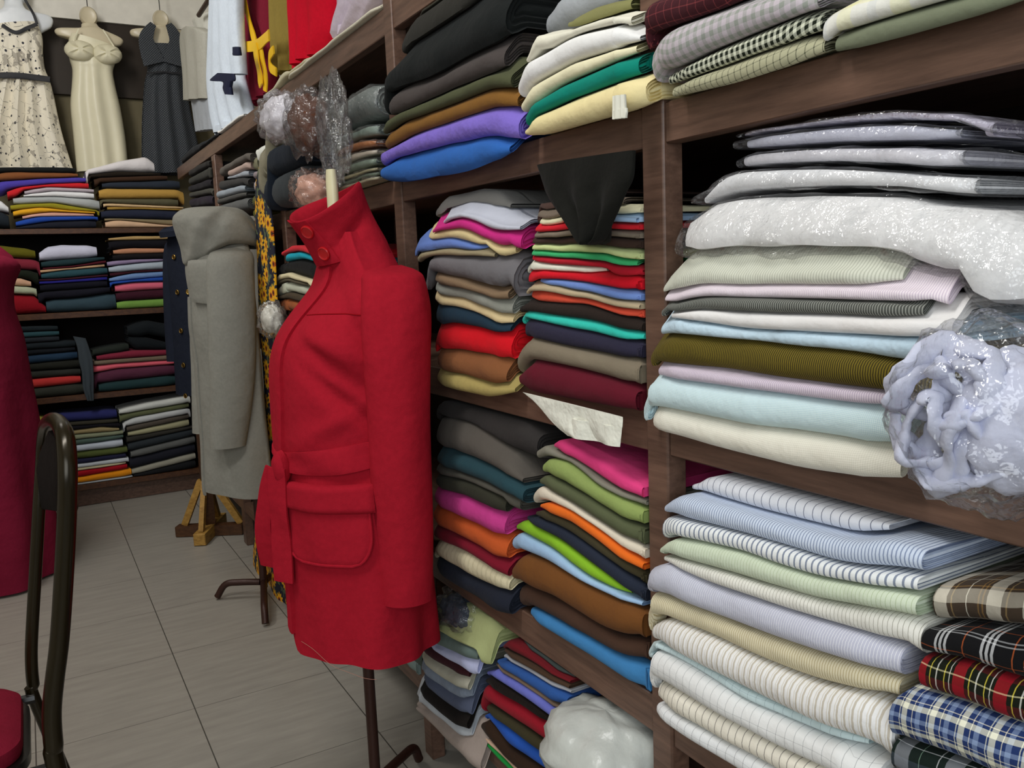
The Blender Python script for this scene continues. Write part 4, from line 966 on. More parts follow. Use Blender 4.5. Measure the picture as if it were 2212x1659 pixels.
def gsleeve(sg):
    pts = [(538, 500, .10), (556, 500, .142), (600, 500, .165), (700, 503, .182), (800, 504, .182), (880, 500, .178), (938, 496, .175)]; P = []
    for y, x, w in pts:
        s_, z = goff(y, x); P.append((-(s_ - .21 * w) / .98, sg * w, z))
    P = smooth_path(P, 40); n = 32; m = len(P); rg = []
    for i, (u, w, z) in enumerate(P):
        t = i / (m - 1); r = np.interp(t, [0, .1, .2, .6, 1], [.045, .068, .076, .074, .062])
        rg.append([gcoat.world(u + math.cos(2 * PI * k / n) * (r + .005 * math.sin(4 * PI * k / n + t * 4)), w + math.sin(2 * PI * k / n) * r * .78, z) for k in range(n)])
    for q, dz in ((.92, .003), (.86, .05)): rg.append([gcoat.world(u + math.cos(2 * PI * k / n) * r * q, w + math.sin(2 * PI * k / n) * r * .78 * q, z + dz) for k in range(n)])
    MB().loft(rg).build('sleeve', GREY, gc, sharp=60)
gsleeve(1); gsleeve(-1)
# cowl: wide soft collar standing up like a turned-down hood
CW = [  # front y, front x, back y, back x, half width, lift at the sides
    (552, 425, 520, 535, .100, .03), (574, 414, 540, 550, .130, .040), (566, 404, 538, 557, .158, .046), (535, 400, 528, 559, .168, .040), (505, 390, 512, 558, .170, .030),
    (480, 383, 494, 553, .160, .018), (466, 384, 474, 542, .140, .010), (454, 396, 458, 526, .112, .006), (449, 412, 450, 510, .085, .0), (456, 420, 456, 500, .07, .0), (480, 424, 470, 498, .07, .0), (520, 430, 500, 500, .07, 0)]
rg = []
for r_, (fy, fx, by_, bx_, hv, lf) in enumerate(CW):
    f_, zf_ = goff(fy, fx); b_, zb__ = goff(by_, bx_); uf_, ub_ = -f_ / .98, -b_ / .98; row = []
    for k in range(64):
        th = 2 * PI * k / 64; c, q = math.cos(th), math.sin(th); a = th if th < PI else th - 2 * PI
        z = (zf_ + zb__) / 2 + c * (zf_ - zb__) / 2 + lf * (1 - abs(c) ** 1.5)
        fold = .014 * math.exp(-((a - .9 - .22 * (r_ - 4)) / .16) ** 2) - .016 * math.exp(-((a - 1.25 - .22 * (r_ - 4)) / .16) ** 2) + .010 * math.exp(-((a - 2.1 + .12 * (r_ - 4)) / .25) ** 2)
        fold *= math.exp(-((r_ - 4) / 3.0) ** 2); uc_ = (uf_ + ub_) / 2; hu_ = (uf_ - ub_) / 2
        row.append(gcoat.world(uc_ + c * (hu_ + fold), q * (hv + fold), z))
    rg.append(row)
rs = []
for i in range(len(rg) - 1):
    for t in (0, .5): rs.append([tuple(np.array(rg[i][k]) * (1 - t) + np.array(rg[i + 1][k]) * t) for k in range(64)])
rs.append(rg[-1])
cw = MB().loft(rs).build('cowl_collar', GREY, gc, sharp=80)
md = cw.modifiers.new('soft', 'SUBSURF'); md.levels = 1; md.render_levels = 2
gs_ = empty('coat_stand', (GX, GY, 0), 'dark metal stand with bent pipe legs under the grey coat', 'dress form')
finger([(GX, GY, .04), (GX, GY, .6), (GX, GY, 1.0)], .014, BROWNPIPE, 'pole', gs_)
for (ex, ey) in ((.519, 3.248), (.612, 2.885), (.80, 3.30)):
    d = np.array([ex - GX, ey - GY]); L = np.linalg.norm(d); d /= L
    finger([(GX + d[0] * .014, GY + d[1] * .014, .062), (GX + d[0] * L * .5, GY + d[1] * L * .5, .064), (GX + d[0] * (L - .035), GY + d[1] * (L - .035), .058), (ex, ey, .011)], .0125, BROWNPIPE, 'leg', gs_)
gin = Body(GX, GY, PI, [(a, b * .7, .026, d * .35, e) for a, b, c, d, e in gr])
MB().loft([[gin.pt(2 * PI * k / 28, z) for k in range(28)] for z in np.linspace(.75, gz1 - .06, 10)]).build('torso', CREAMFORM, gs_)

# ---- the navy coat behind it
NX, NY = .665, 4.16
def noff(y, x):
    z = zpix(NX, NY, y); px, d = xpix(NX, NY, z); return (x - px) * d / F, z
nr = []
for (y, xl, v) in ((850, 385, .19), (735, 380, .185), (640, 378, .18), (570, 379, .17), (535, 378, .16), (510, 382, .12), (497, 392, .07)):
    s_, z = noff(y, xl); v *= .72; nr.append((z, math.sqrt(max(s_ * s_ - (.57 * v) ** 2, .0025)) / .82, .03, v, 0))
ncoat = Body(NX, NY, PI + .45, nr, 2.2, lambda th, z: .004 * nz(2 * math.cos(th), 2 * math.sin(th), z * 5))
nc = empty('coat', (NX, NY, nr[0][0]), 'navy coat with brass buttons half hidden behind the grey coat', 'coat')
ncoat.shell(nr[0][0], nr[-1][0], 50, 64).build('coat_body', NAVY, nc)
for sg in (-1, 1):
    P = smooth_path([(-.01, sg * .07, nr[-1][0] - .03), (0, sg * .105, nr[3][0]), (.01, sg * .125, nr[2][0] - .1), (.02, sg * .125, nr[1][0] - .1)], 24)
    MB().tube([ncoat.world(u, w, z) for u, w, z in P], [np.interp(i / (len(P) - 1), [0, .15, 1], [.03, .048, .042]) for i in range(len(P))], 20).build('sleeve', NAVY, nc)
MB().loft([[ncoat.world(.02 + math.cos(2 * PI * k / 28) * a, math.sin(2 * PI * k / 28) * b, nr[-1][0] - .02 + h - .015 * math.cos(2 * PI * k / 28)) for k in range(28)] for a, b, h in ((.085, .095, 0), (.088, .10, .025), (.07, .08, .04), (.05, .06, .02))]).build('collar', NAVY, nc)
for y in (555, 630, 712, 785, 850):
    z = zpix(NX, NY, y)
    for th in (.02, .55):
        p = ncoat.pt(th, z, .003); q = ncoat.pt(th, z, .05); button(p, Vector(q) - Vector(p), .012, BRASS, nc)
ns = empty('coat_stand', (NX, NY, 0), 'raw wooden stand with crossed feet and yellow braces under the navy coat', 'dress form')
def bar(name, p, q, w, h, mat, parent):
    p, q = Vector(p), Vector(q); t = (q - p).normalized(); up_ = Vector((0, 0, 1)) if abs(t.z) < .95 else Vector((1, 0, 0)); a = t.cross(up_).normalized(); b = a.cross(t)
    rg = [[e + a * w * s1 * f + b * h * s2 * f for s1, s2 in ((-.5, -.5), (.5, -.5), (.5, .5), (-.5, .5))] for e, f in ((p, .9), (p + t * .004, 1), (q - t * .004, 1), (q, .9))]
    return MB().loft(rg).build(name, mat, parent, sharp=30)
r1 = Vector((.866, -.5, 0)); r2 = Vector((-.45, -.89, 0)); c0 = Vector((.655, 4.12, 0))
DARKW = wood_mat('dark_stand_wood', '#3c2413', '#58381f', .5)
bar('foot', c0 - r1 * .16 + Vector((0, 0, .028)), c0 + r1 * .16 + Vector((0, 0, .028)), .05, .05, DARKW, ns)
bar('foot', c0 - r2 * .18 + Vector((0, 0, .0295)), c0 + r2 * .17 + Vector((0, 0, .0295)), .055, .055, PINE, ns)
bar('post', c0 + Vector((0, 0, .055)), c0 + Vector((0, 0, .95)), .045, .045, DARKW, ns)
for q in (-r1 * .12, r1 * .15, r2 * .13, -r2 * .13): bar('brace', c0 + q + Vector((0, 0, .054)), c0 + q.normalized() * .024 + Vector((0, 0, .27)), .022, .03, PINE, ns)

# ---- the long rose-red gown cut by the left edge of the view
g0 = at(-75, 1262, 2, 0.0); QX, QY = g0[0], g0[1]
def qoff(y, x):
    z = zpix(QX, QY, y); px, d = xpix(QX, QY, z); return (x - px) * d / F, z
qr = []
for y, x in ((1262, 100), (1150, 94), (1060, 80), (980, 68), (890, 54), (800, 38), (735, 28), (670, 8), (613, 7), (590, 24), (568, 20), (556, 2), (547, -26), (541, -52), (538, -62)):
    s_, z = qoff(y, x); qr.append((max(z, .012), s_, s_ * .8, s_, 0))
gown = Body(QX, QY, -PI / 2 - .2, qr, 2.0, lambda th, z: .022 * max(0, (1.0 - z)) * math.sin(9 * th) + .004 * nz(2 * math.cos(th), 2 * math.sin(th), z * 5))
gw = empty('gown', (QX, QY, 0), 'long rose red gown with a full skirt at the left edge', 'gown')
gown.shell(qr[0][0], qr[-1][0], 70, 110).build('gown_body', wool('rose_satin', '#7c1c34', 1.05), gw, sharp=60)
for sg in (-1, 1):
    MB().loft([[gown.world(math.cos(2 * PI * k / 24) * r, sg * (qr[-3][3] * .75 + h * .6) + math.sin(2 * PI * k / 24) * r, qr[-2][0] + .02 - h) for k in range(24)] for r, h in ((.03, -.02), (.065, .0), (.085, .05), (.075, .11), (.05, .13))]).build('cap_sleeve', wool('rose_satin', '#7c1c34', 1.05), gw)

# ------------------------------------------------------------------ dresses hung along the far wall
def floral_mat():
    t = NT('floral_print'); o = t.obj(); v = t.n('TexVoronoi'); v.inputs['Scale'].default_value = 30; t.link(o, v.inputs['Vector'])
    n = t.noise(34, 3, o); d = t.math('ADD', v.outputs['Distance'], t.math('MULTIPLY', n, .5))
    base = t.mix(t.math('GREATER_THAN', t.noise(18, 2, o), .60), lin('#d6cfbd', 1.2), lin('#a9a294', 1.1))
    c = t.mix(t.math('LESS_THAN', d, .43), base, lin('#32323a'))
    v2 = t.n('TexVoronoi', feature='DISTANCE_TO_EDGE'); v2.inputs['Scale'].default_value = 17; t.link(o, v2.inputs['Vector'])
    c = t.mix(t.math('LESS_THAN', t.math('ADD', v2.outputs[0], t.math('MULTIPLY', n, .10)), .058), c, lin('#8a857a'))
    t.link(c, t.b.inputs['Base Color']); t.b.inputs['Roughness'].default_value = .85; return t.m
def polka_mat():
    t = NT('polka_dot'); o = t.obj(); x = t.n('SeparateXYZ'); t.link(o, x.inputs[0])
    def fr(c, off=0.): return t.math('SUBTRACT', t.math('FRACT', t.math('ADD', t.math('MULTIPLY', c, 74.0), off)), .5)
    def dot(off):
        a, b = fr(x.outputs[0], off), fr(x.outputs[2], off); return t.math('LESS_THAN', t.math('ADD', t.math('MULTIPLY', a, a), t.math('MULTIPLY', b, b)), .009)
    t.link(t.mix(t.math('MAXIMUM', dot(0.), dot(.5)), lin('#23272c', 1.2), lin('#9fa3a8')), t.b.inputs['Base Color']); t.b.inputs['Roughness'].default_value = .8; return t.m
def satin(name, hexc, rough=.4):
    t = NT(name); t.link(t.mix(t.noise(5, 2, t.obj()), lin(hexc, 1.1), lin(hexc, 1.25)), t.b.inputs['Base Color']); t.b.inputs['Roughness'].default_value = rough; t.b.inputs['Specular IOR Level'].default_value = .4
    t.link(t.bump(t.noise(16, 3, t.obj()), .2, .012), t.b.inputs['Normal']); return t.m
def hangloft(rows, axis, val, th=.07, n=56, rip=0.0, nf=9, seed=0, dens=10, taper=None):
    """rows of pixel pairs (xl, yl, xr, yr) top to bottom on an upright plane -> flattened, rippled tube of cloth"""
    K = []
    for (xl, yl, xr, yr) in rows: K.append((at(xl, yl, axis, val), at(xr, yr, axis, val)))
    L = smooth_path([k[0] for k in K], dens * (len(K) - 1)); R_ = smooth_path([k[1] for k in K], dens * (len(K) - 1)); rg = []
    for i, (l, r) in enumerate(zip(L, R_)):
        t = i / (len(L) - 1); c = (l + r) / 2; h = (r - l) / 2; rw = []
        hh = np.linalg.norm(h); tt = min(th, hh * .8) * (taper(t) if taper else 1)
        for k in range(n):
            a = 2 * PI * k / n; q = c + h * math.cos(a) * (1 + .012 * nz(seed, t * 6, math.cos(a)))
            q = q.copy(); q[axis] += -math.sin(a) * tt * (abs(math.sin(a)) ** -.35 if abs(math.sin(a)) > .05 else 1) * .9 - rip * t * math.sin(nf * math.cos(a) * 1.6 + seed + .5 * math.sin(t * 3)) * abs(math.sin(a))
            rw.append(q)
        rg.append(rw)
    c = np.mean(rg[-1], axis=0); rg.append([p * .9 + c * .1 + np.array([0, 0, .03]) for p in np.array(rg[-1])])
    return rg
def mk(rg, name, mat, parent=None, sharp=60): return MB().loft(rg[::-1]).build(name, mat, parent, sharp=sharp)
YD = 5.40
def form(label, mat, neck, rows):
    p = at(neck[0], neck[1], 1, YD); f = empty('dress_form', tuple(p), label, 'dress form')
    mk(hangloft(rows, 1, YD, .045, 40), 'torso', mat, f)
    k = Vector(p); r = neck[2] * 4.6 / F
    rg = [[k + Vector((math.cos(2 * PI * i / 28) * r * q, h, math.sin(2 * PI * i / 28) * r * 1.15 * q)) for i in range(28)] for q, h in ((.3, .03), (.8, .028), (1, .012), (1, -.008), (.85, -.022), (.72, -.018), (.3, -.015))]
    MB().loft(rg).build('neck_disc', mat, f)
    MB().tube([k + Vector((0, 0, r * 1.1)), k + Vector((0, 0, r * 1.1 + .05)), k + Vector((-.004, .01, .24))], .0025, 6).build('hanging_hook', BLACK, f)
    return f
form('glossy white hanging torso form under the floral dress', WHITEFORM, (28, -20, 26), [(10, -10, 46, -8), (2, 20, 58, 22), (-60, 34, 108, 36), (-66, 55, 112, 58), (-26, 80, 80, 85), (-22, 150, 84, 158)])
form('cream hanging torso form under the cream satin dress', CREAMFORM, (191, 36, 18), [(176, 52, 208, 52), (170, 62, 220, 64), (122, 62, 262, 84), (124, 76, 262, 98), (162, 92, 236, 108), (166, 130, 232, 138)])
form('cream hanging torso form under the black halter dress', CREAMFORM, (347, 42, 17), [(333, 56, 362, 56), (326, 62, 372, 63), (284, 64, 424, 76), (286, 78, 424, 90), (318, 92, 386, 98), (324, 130, 386, 136)])
def dress(name, label, rows, mat, th=.09, rip=.01, nf=9, seed=0):
    c = at((rows[-1][0] + rows[-1][2]) / 2, rows[-1][1], 1, YD); d = empty(name, tuple(c), label, 'dress'); mk(hangloft(rows, 1, YD, th, 72, rip, nf, seed), 'dress_body', mat, d); return d
def strap(d, pts, w, mat, name='strap', y=YD - .085, thick=.005):
    ribbon([at(x, yy, 1, y) for x, yy in pts], w, thick, (0, -1, 0)).build(name, mat, d)
FL = floral_mat(); PK = polka_mat(); SAT = satin('cream_satin', '#cdc7ac'); BLK = satin('black_ribbon', '#16161a', .6)
d1 = dress('dress', 'cream dress printed with dark flowers, black belt, hanging far left', [(-34, 62, 82, 52), (-38, 80, 92, 84), (-36, 110, 93, 118), (-32, 140, 97, 150), (-36, 166, 106, 172), (-52, 200, 116, 206), (-80, 270, 132, 280), (-100, 366, 160, 372)], FL, .10, .028, 11)
strap(d1, [(4, 54), (34, 70), (60, 60), (80, 52)], .018, BLK, 'neckline_band', YD - .10); strap(d1, [(80, 52), (72, 30), (58, 6), (50, -10)], .013, BLK)
strap(d1, [(-34, 163), (30, 163), (80, 168), (108, 172)], .030, BLK, 'belt', YD - .106, .010)
d2 = dress('dress', 'cream satin slip dress with ruched bust hanging between floral and black dresses', [(150, 74, 250, 106), (147, 98, 253, 118), (150, 126, 250, 134), (156, 150, 244, 156), (155, 180, 248, 184), (152, 230, 260, 236), (158, 290, 270, 296), (166, 372, 278, 376)], SAT, .085, .012, 5, 1)
for (cx, cy) in ((173, 112), (232, 120)):
    c = np.array(at(cx, cy, 1, YD - .075)); rg = [[c + np.array([math.cos(2 * PI * k / 26) * .074 * q, -h - .006 * math.sin(4 * math.sin(2 * PI * k / 26) * 3), math.sin(2 * PI * k / 26) * .052 * q + .008]) for k in range(26)] for q, h in ((1.04, -.01), (1, .01), (.8, .028), (.5, .038), (.2, .042))]
    MB().loft(rg).build('ruched_cup', SAT, d2)
strap(d2, [(156, 98), (162, 80), (170, 62)], .008, SAT); strap(d2, [(250, 108), (238, 88), (222, 64)], .008, SAT)
d3 = dress('dress', 'black halter dress with tiny white dots hanging by the corner', [(306, 98, 395, 102), (310, 118, 398, 122), (318, 140, 395, 146), (318, 156, 396, 160), (312, 180, 402, 184), (308, 240, 412, 244), (306, 310, 428, 316), (306, 376, 440, 376)], PK, .085, .014, 7, 2)
strap(d3, [(334, 138), (322, 108), (316, 84), (322, 66), (331, 52)], lambda t: .120 - .085 * t, PK, 'halter_panel', YD - .082, .010); strap(d3, [(376, 140), (380, 110), (381, 88), (373, 68), (364, 52)], lambda t: .120 - .085 * t, PK, 'halter_panel', YD - .082, .010)
strap(d3, [(317, 158), (355, 156), (397, 160)], .010, BLK, 'waist_band', YD - .086)

# ------------------------------------------------------------------ garments hanging above the right-hand shelving
XG = X0 + .13
def hung(name, label, rows, mat, cat, th=.06, rip=.02, nf=7, seed=0, x=XG):
    c = at((rows[-1][0] + rows[-1][2]) / 2, (rows[-1][1] + rows[-1][3]) / 2, 0, x); d = empty(name, tuple(c), label, cat)
    mk(hangloft(rows, 0, x, th, 64, rip, nf, seed), name + '_body', mat, d); return d
def z5(*r): return [tuple((360 + v / 3.456) if i % 2 == 0 else v / 3.456 for i, v in enumerate(q)) for q in r]
JG = wool('pale_grey_cloth', '#a9a79c', 1.2)
j1 = hung('jacket', 'light grey jacket hanging in the corner beside the black dress', z5((180, 200, 250, 205), (140, 226, 295, 232), (125, 320, 305, 300), (150, 560, 312, 545), (158, 752, 314, 735)), JG, 'jacket', .045, .010, 5, 1, XG + .02)
mk(hangloft(z5((195, 750, 335, 740), (215, 860, 340, 850), (235, 985, 345, 965)), 0, XG + .03, .03, 40, .006), 'lower_layer', wool('blue_grey_cloth', '#a3a8ae', 1.2), j1)
hung('blouse', 'short white blouse hanging just behind the light grey jacket', z5((205, 160, 330, 90), (225, 210, 345, 150), (270, 330, 350, 330), (280, 480, 350, 480)), wool('white_cotton', '#d8d6cc', 1.2), 'blouse', .03, .006, 5, 3, XG + .10)
WB = wool('white_blue_cotton', '#c8d2ee', 1.15)
ro = hung('robe', 'long white and pale blue robe with navy cuff hanging above the shelves', z5((365, -330, 490, -370), (340, 150, 512, 120), (325, 480, 535, 430), (320, 620, 575, 580), (340, 850, 630, 800), (375, 1010, 660, 905)), WB, 'robe', .042, .016, 7, 2)
mk(hangloft(z5((490, -330, 545, -350), (490, 150, 548, 130), (500, 400, 562, 380), (512, 560, 572, 550)), 0, XG - .05, .03, 30, .004), 'sleeve', WB, ro)
def panel(parent, name, rows, mat, x): return mk(hangloft(z5(*rows), 0, x, .012, 24, .002), name, mat, parent)
NV = simple('navy_cotton', '#1b2038', .8, .2)
panel(ro, 'navy_cuff', ((385, 545, 505, 550), (332, 590, 512, 592), (338, 605, 505, 606), (425, 612, 490, 612), (428, 660, 480, 660), (445, 705, 488, 708)), NV, XG - .085)
panel(ro, 'navy_tab', ((500, 398, 550, 392), (505, 415, 550, 412)), NV, XG - .105)
MR = wool('maroon_cloth', '#6f1c2c', 1.2)
mr = hung('robe', 'maroon robe tied with a bright yellow sash hanging above the shelves', z5((580, -350, 770, -400), (575, 150, 790, 100), (600, 400, 800, 350), (630, 600, 800, 560), (690, 795, 790, 690)), MR, 'robe', .045, .012, 7, 4, XG + .05)
YL = satin('yellow_sash', '#dcae10', .5)
def rb(parent, name, pts, w, x=XG - .012): ribbon([at(360 + a / 3.456, b / 3.456, 0, x) for a, b in pts], w, .006, (-1, 0, 0)).build(name, YL, parent)
rb(mr, 'yellow_trim', [(565, -60), (600, 90), (635, 230), (665, 325)], .040); rb(mr, 'sash_bow', [(595, 350), (640, 345), (690, 330), (740, 285), (765, 262)], .040, XG - .024)
rb(mr, 'sash_tail', [(660, 340), (675, 450), (695, 560), (705, 640)], .050, XG - .030); rb(mr, 'sash_tail', [(690, 345), (715, 450), (735, 560), (735, 680)], .048, XG - .020)
rb(mr, 'sash_loop', [(800, 370), (770, 420), (775, 500), (820, 540)], .030, XG - .010)
hung('skirt', 'olive dress with gathered lower tiers hanging between maroon and red garments', z5((800, -400, 945, -450), (800, 120, 975, 60), (812, 300, 990, 270), (825, 430, 1000, 400), (840, 560, 1005, 520)), wool('olive_cloth', '#85743a', 1.15), 'dress', .05, .012, 6, 5, XG + .08)
hung('dress', 'plain bright red dress hanging above the shelves beside the lavender one', z5((970, -440, 1215, -500), (960, 60, 1240, 0), (985, 300, 1240, 250), (1010, 525, 1215, 400)), wool('red_crepe', '#c3142a', 1.2), 'dress', .06, .018, 7, 6, XG - .02)
hung('dress', 'pale lavender dress hanging nearest the top shelf post', z5((1260, -520, 1570, -600), (1245, 0, 1600, -120), (1245, 200, 1520, 100), (1245, 360, 1440, 250)), wool('lavender_crepe', '#c2b6c4', 1.2), 'dress', .05, .018, 7, 7, XG + .03)
MB().tube([(XG + .045, 1.95, 2.58), (XG + .045, 4.8, 2.58)], .012, 10).build('hanging_rail', BROWNPIPE)
tag(bpy.data.objects['hanging_rail'], 'thin metal rail carrying the garments above the wall shelving', 'rail')
stack("of pale lengths along top shelf edge", R, .01, 1.800, [
    ('#c9c2a4', 'cream', '720 775 830 590 870 520 990 560 1060 520', {'t': .05}),
    ('#d3cdb8', 'ivory', '890 590 960 555 1100 470 1300 310 1450 200 1640 50', {'t': .03}),
], frame='Z5', depth=.22)
stack("of small pile at top shelf's corner", R, .01, 1.800, [
    ('#e4e2d8', 'white', '370 1020 430 975 560 925', {'t': .05}), ('#25272a', 'black', '95 1190 180 1090 370 1015', {'t': .06}),
], frame='Z5', depth=.22)

for pr_, _i, a_, k_ in sorted(QUEUE, key=lambda q: q[:2]): build_stack(*a_, **k_)

# ------------------------------------------------------------------ hanging lengths and loose pieces
def sunflower_mat():
    t = NT('sunflower_print'); o = t.obj(); x = t.n('SeparateXYZ'); t.link(o, x.inputs[0]); cb_ = t.n('CombineXYZ'); t.link(x.outputs[1], cb_.inputs[0]); t.link(x.outputs[2], cb_.inputs[1])
    v = t.n('TexVoronoi', voronoi_dimensions='2D'); v.inputs['Scale'].default_value = 16; v.inputs['Randomness'].default_value = .75; t.link(cb_.outputs[0], v.inputs['Vector'])
    sb = t.n('VectorMath', operation='SUBTRACT'); t.link(cb_.outputs[0], sb.inputs[0]); t.link(v.outputs['Position'], sb.inputs[1]); q = t.n('SeparateXYZ'); t.link(sb.outputs[0], q.inputs[0])
    ang = t.math('ARCTAN2', q.outputs[1], q.outputs[0]); pet = t.math('MULTIPLY_ADD', t.math('SINE', t.math('MULTIPLY', ang, 10.0)), .08, .41)
    d = v.outputs['Distance']
    bg = t.mix(t.math('GREATER_THAN', t.noise(38, 2, o), .58), lin('#15182c'), lin('#5c6a4a'))
    c = t.mix(t.math('LESS_THAN', d, pet), bg, lin('#e0a412', 1.15)); c = t.mix(t.math('LESS_THAN', d, .17), c, lin('#b8500e')); c = t.mix(t.math('LESS_THAN', d, .10), c, lin('#3a1a0c'))
    t.link(c, t.b.inputs['Base Color']); t.b.inputs['Roughness'].default_value = .8; return t.m
SF = hangloft([(561, 362, 573, 378), (554, 400, 578, 405), (553, 470, 588, 475), (557, 560, 594, 560), (560, 660, 600, 660), (566, 760, 625, 760), (572, 860, 640, 860), (574, 960, 650, 960), (565, 1060, 665, 1060), (548, 1180, 672, 1180), (553, 1260, 664, 1265), (583, 1308, 640, 1300)], 0, X0 - .036, .010, 60, .007, 6, 2, 8)
tag(mk(SF, 'hanging_cloth', sunflower_mat()), 'navy cloth printed with yellow sunflowers hanging between grey and red coats', 'hanging cloth')
def fg(fr, rows): a, b, s_ = FR[fr]; return [tuple((a + v / s_) if i % 2 == 0 else b + v / s_ for i, v in enumerate(q)) for q in rows]
tag(mk(hangloft(fg('G2', [(1080, -150, 1800, -260), (1125, -10, 1790, -80), (1165, 90, 1740, 40), (1255, 225, 1690, 150), (1340, 330, 1630, 280), (1410, 405, 1575, 400), (1462, 440, 1510, 445)]), 0, X0 - .05, .012, 60, .018, 5, 1), 'hanging_cloth', cloth('#161613')), 'black cloth hanging in a point over the colourful stack', 'hanging cloth')
tag(mk(hangloft(fg('G3', [(965, 60, 1712, 245), (1050, 130, 1711, 300), (1130, 220, 1704, 350), (1210, 310, 1698, 410), (1300, 385, 1692, 468)]), 0, X0 - .030, .0025, 40, .006, 3, 4), 'paper_sheet', cloth('#dcdccf', 0, 2.2)), 'crumpled white paper sheet hanging below the wine red cloth', 'paper')
tag(mk(hangloft(fg('G1', [(1813, 832, 1918, 805), (1810, 860, 1920, 840), (1812, 893, 1915, 880)]), 0, X0 - .055, .004, 20, .002), 'paper_tag', simple('white_paper', '#e4e3d4', .8)), 'small white paper tag under the pale yellow cloth', 'tag')
tag(mk(hangloft(fg('Y2', [(545, 1370, 640, 1385), (575, 1450, 660, 1440), (590, 1560, 690, 1540), (610, 1640, 700, 1660), (620, 1760, 700, 1770), (650, 1850, 700, 1850)]), 1, Y0 - .055, .012, 28, .006, 4), 'hanging_cloth', cloth('#3c4348')), 'dark grey strip of cloth hanging between stacks on the far wall', 'hanging cloth')
build_stack("of loose pile at right bay's far edge", R, -.02, 1.000, [('#e6e4d8', 'white', '2080 735 2140 690 2212 640 2300 600', {'t': .04})], frame='F7', depth=.25)

# ------------------------------------------------------------------ bags and bundles
def blob(c, rad, seed=0, amp=.18, fr_=2.2, res=40, zmin=None, e=2.4, rot=0.0, ymin=None):
    V = []; Fc = []; n2 = res // 2; c = np.array(c, float); ca, sa = math.cos(rot), math.sin(rot)
    for j in range(n2 + 1):
        ph = PI * j / n2
        for i in range(res):
            th = 2 * PI * i / res; d = np.array([math.sin(ph) * math.cos(th), math.sin(ph) * math.sin(th), math.cos(ph)])
            k = (abs(d[0]) ** e + abs(d[1]) ** e + abs(d[2]) ** e) ** (-1 / e); q = d * k
            s_ = 1 + amp * noise.fractal(Vector(tuple(d * fr_)) + Vector((seed * 3.1, seed, 0)), 1, 2, 3)
            w = q * s_ * np.array(rad); w = np.array([w[0] * ca - w[1] * sa, w[0] * sa + w[1] * ca, w[2]]); p = c + w
            if zmin is not None and p[2] < zmin: p[2] = zmin + (p[2] - zmin) * .02
            if ymin is not None and p[1] < ymin: p[1] = ymin + (p[1] - ymin) * .02
            V.append(p)
    for j in range(n2):
        for i in range(res): Fc.append((j * res + i, j * res + (i + 1) % res, (j + 1) * res + (i + 1) % res, (j + 1) * res + i))
    return MB().add(V, Fc)
CP = clear_plastic(); CPC = clear_plastic('crinkled_clear_plastic', .03, .42, 20)
def bundle(name, label, cat, px, x, rad, hexc, seed, wrap=True, zmin=None, rot=0.0, amp=.2, wr=1.6, ymin=None):
    c = at(px[0], px[1], 0, x); o = blob(c, rad, seed, amp, 2.4, 44, zmin, 2.3, rot, ymin).build(name, cloth(hexc, 0, wr) if isinstance(hexc, str) else hexc, None, sharp=180); tag(o, label, cat)
    if wrap: tag(blob(c, [r * 1.10 + .006 for r in rad], seed + .02, amp * 1.25, 3.6, 56, None if zmin is None else zmin - .0005, 2.4, rot, ymin).build('plastic_bag', CPC, o, sharp=180), 'clear crinkled plastic bag')
    return o
# big clear bag at the right edge
c = at(2138, 888, 0, X0 - .07); big = empty('bagged_bundle', tuple(c), 'large clear plastic bag of white lavender cloth bulging over the right shelf edge', 'bagged cloth')
LAV = cloth('#c4c8dc', 0, 2.0)
blob(c + np.array([.012, -.018, -.008]), (.052, .052, .058), 4, .14, 2.0, 48, None, 2.2).build('cloth_lump', LAV, big, sharp=180)
for k, (ry, rz, dx, dy, dz, rr) in enumerate(((.036, .056, -.026, .030, -.006, .010), (.027, .045, -.036, .030, -.010, .0085), (.044, .036, -.018, .020, .022, .010), (.018, .032, -.042, .029, -.015, .008), (.030, .030, -.030, .010, -.030, .010), (.024, .024, -.034, .004, .018, .009))):
    MB().tube([c + np.array([dx - .010 * math.sin(a * 2 + k) + .004 * math.sin(a * 5 + k), dy + ry * math.cos(a) * (1 + .10 * math.sin(3 * a + k)), dz + rz * math.sin(a) * (1 + .10 * math.cos(4 * a + k))]) for a in np.linspace(.3 * k, .3 * k + 2 * PI * .97, 60)], [rr * (1 + .28 * math.sin(i * .5 + k) + .12 * math.sin(i * 1.7)) for i in range(60)], 14, .55).build('cloth_loop', LAV, big, sharp=180)
tag(blob(c, (.074, .074, .080), 5, .16, 2.8, 90, None, 2.2).build('plastic_bag', CPC, big, sharp=180), 'clear crinkled plastic bag')
bundle('plastic_sack', "bulging white plastic sack at the middle bay's bottom right corner", 'sack', (1310, 1625), X0 + .0, (.10, .118, .076), simple('white_polythene', '#c6cac4', .30, .5, 0, .8, 22), 7, False, .203, .0, .16, 2.4, .960)
_t = [q for q in BUILT if q[1] == "of left stack on middle bay's bottom shelf"][-1]
_y = at(1003, 1322, 0, X0 + .012)[1]; zo = max(np.interp(q, _t[5], _t[7]) for q in np.linspace(_y - .09, _y + .09, 9)) + .004
bundle('bagged_bundle', 'dark blue bagged cloth lying on the pale olive cloth low down', 'bagged cloth', (1003, 1322), X0 + .012, (.042, .070, .034), '#38404e', 8, True, zo, 0, .22)
bundle('bagged_bundle', 'small white bag below the sunflower cloth stack beside the red coat', 'bagged cloth', (588, 690), X0 - .078, (.032, .06, .045), '#d6d3c8', 9, True)
bundle('bagged_bundle', 'white plastic bundle tucked under the top shelf', 'bagged cloth', (606, 255), X0 - .125, (.045, .09, .052), '#d9d6e0', 10, True)
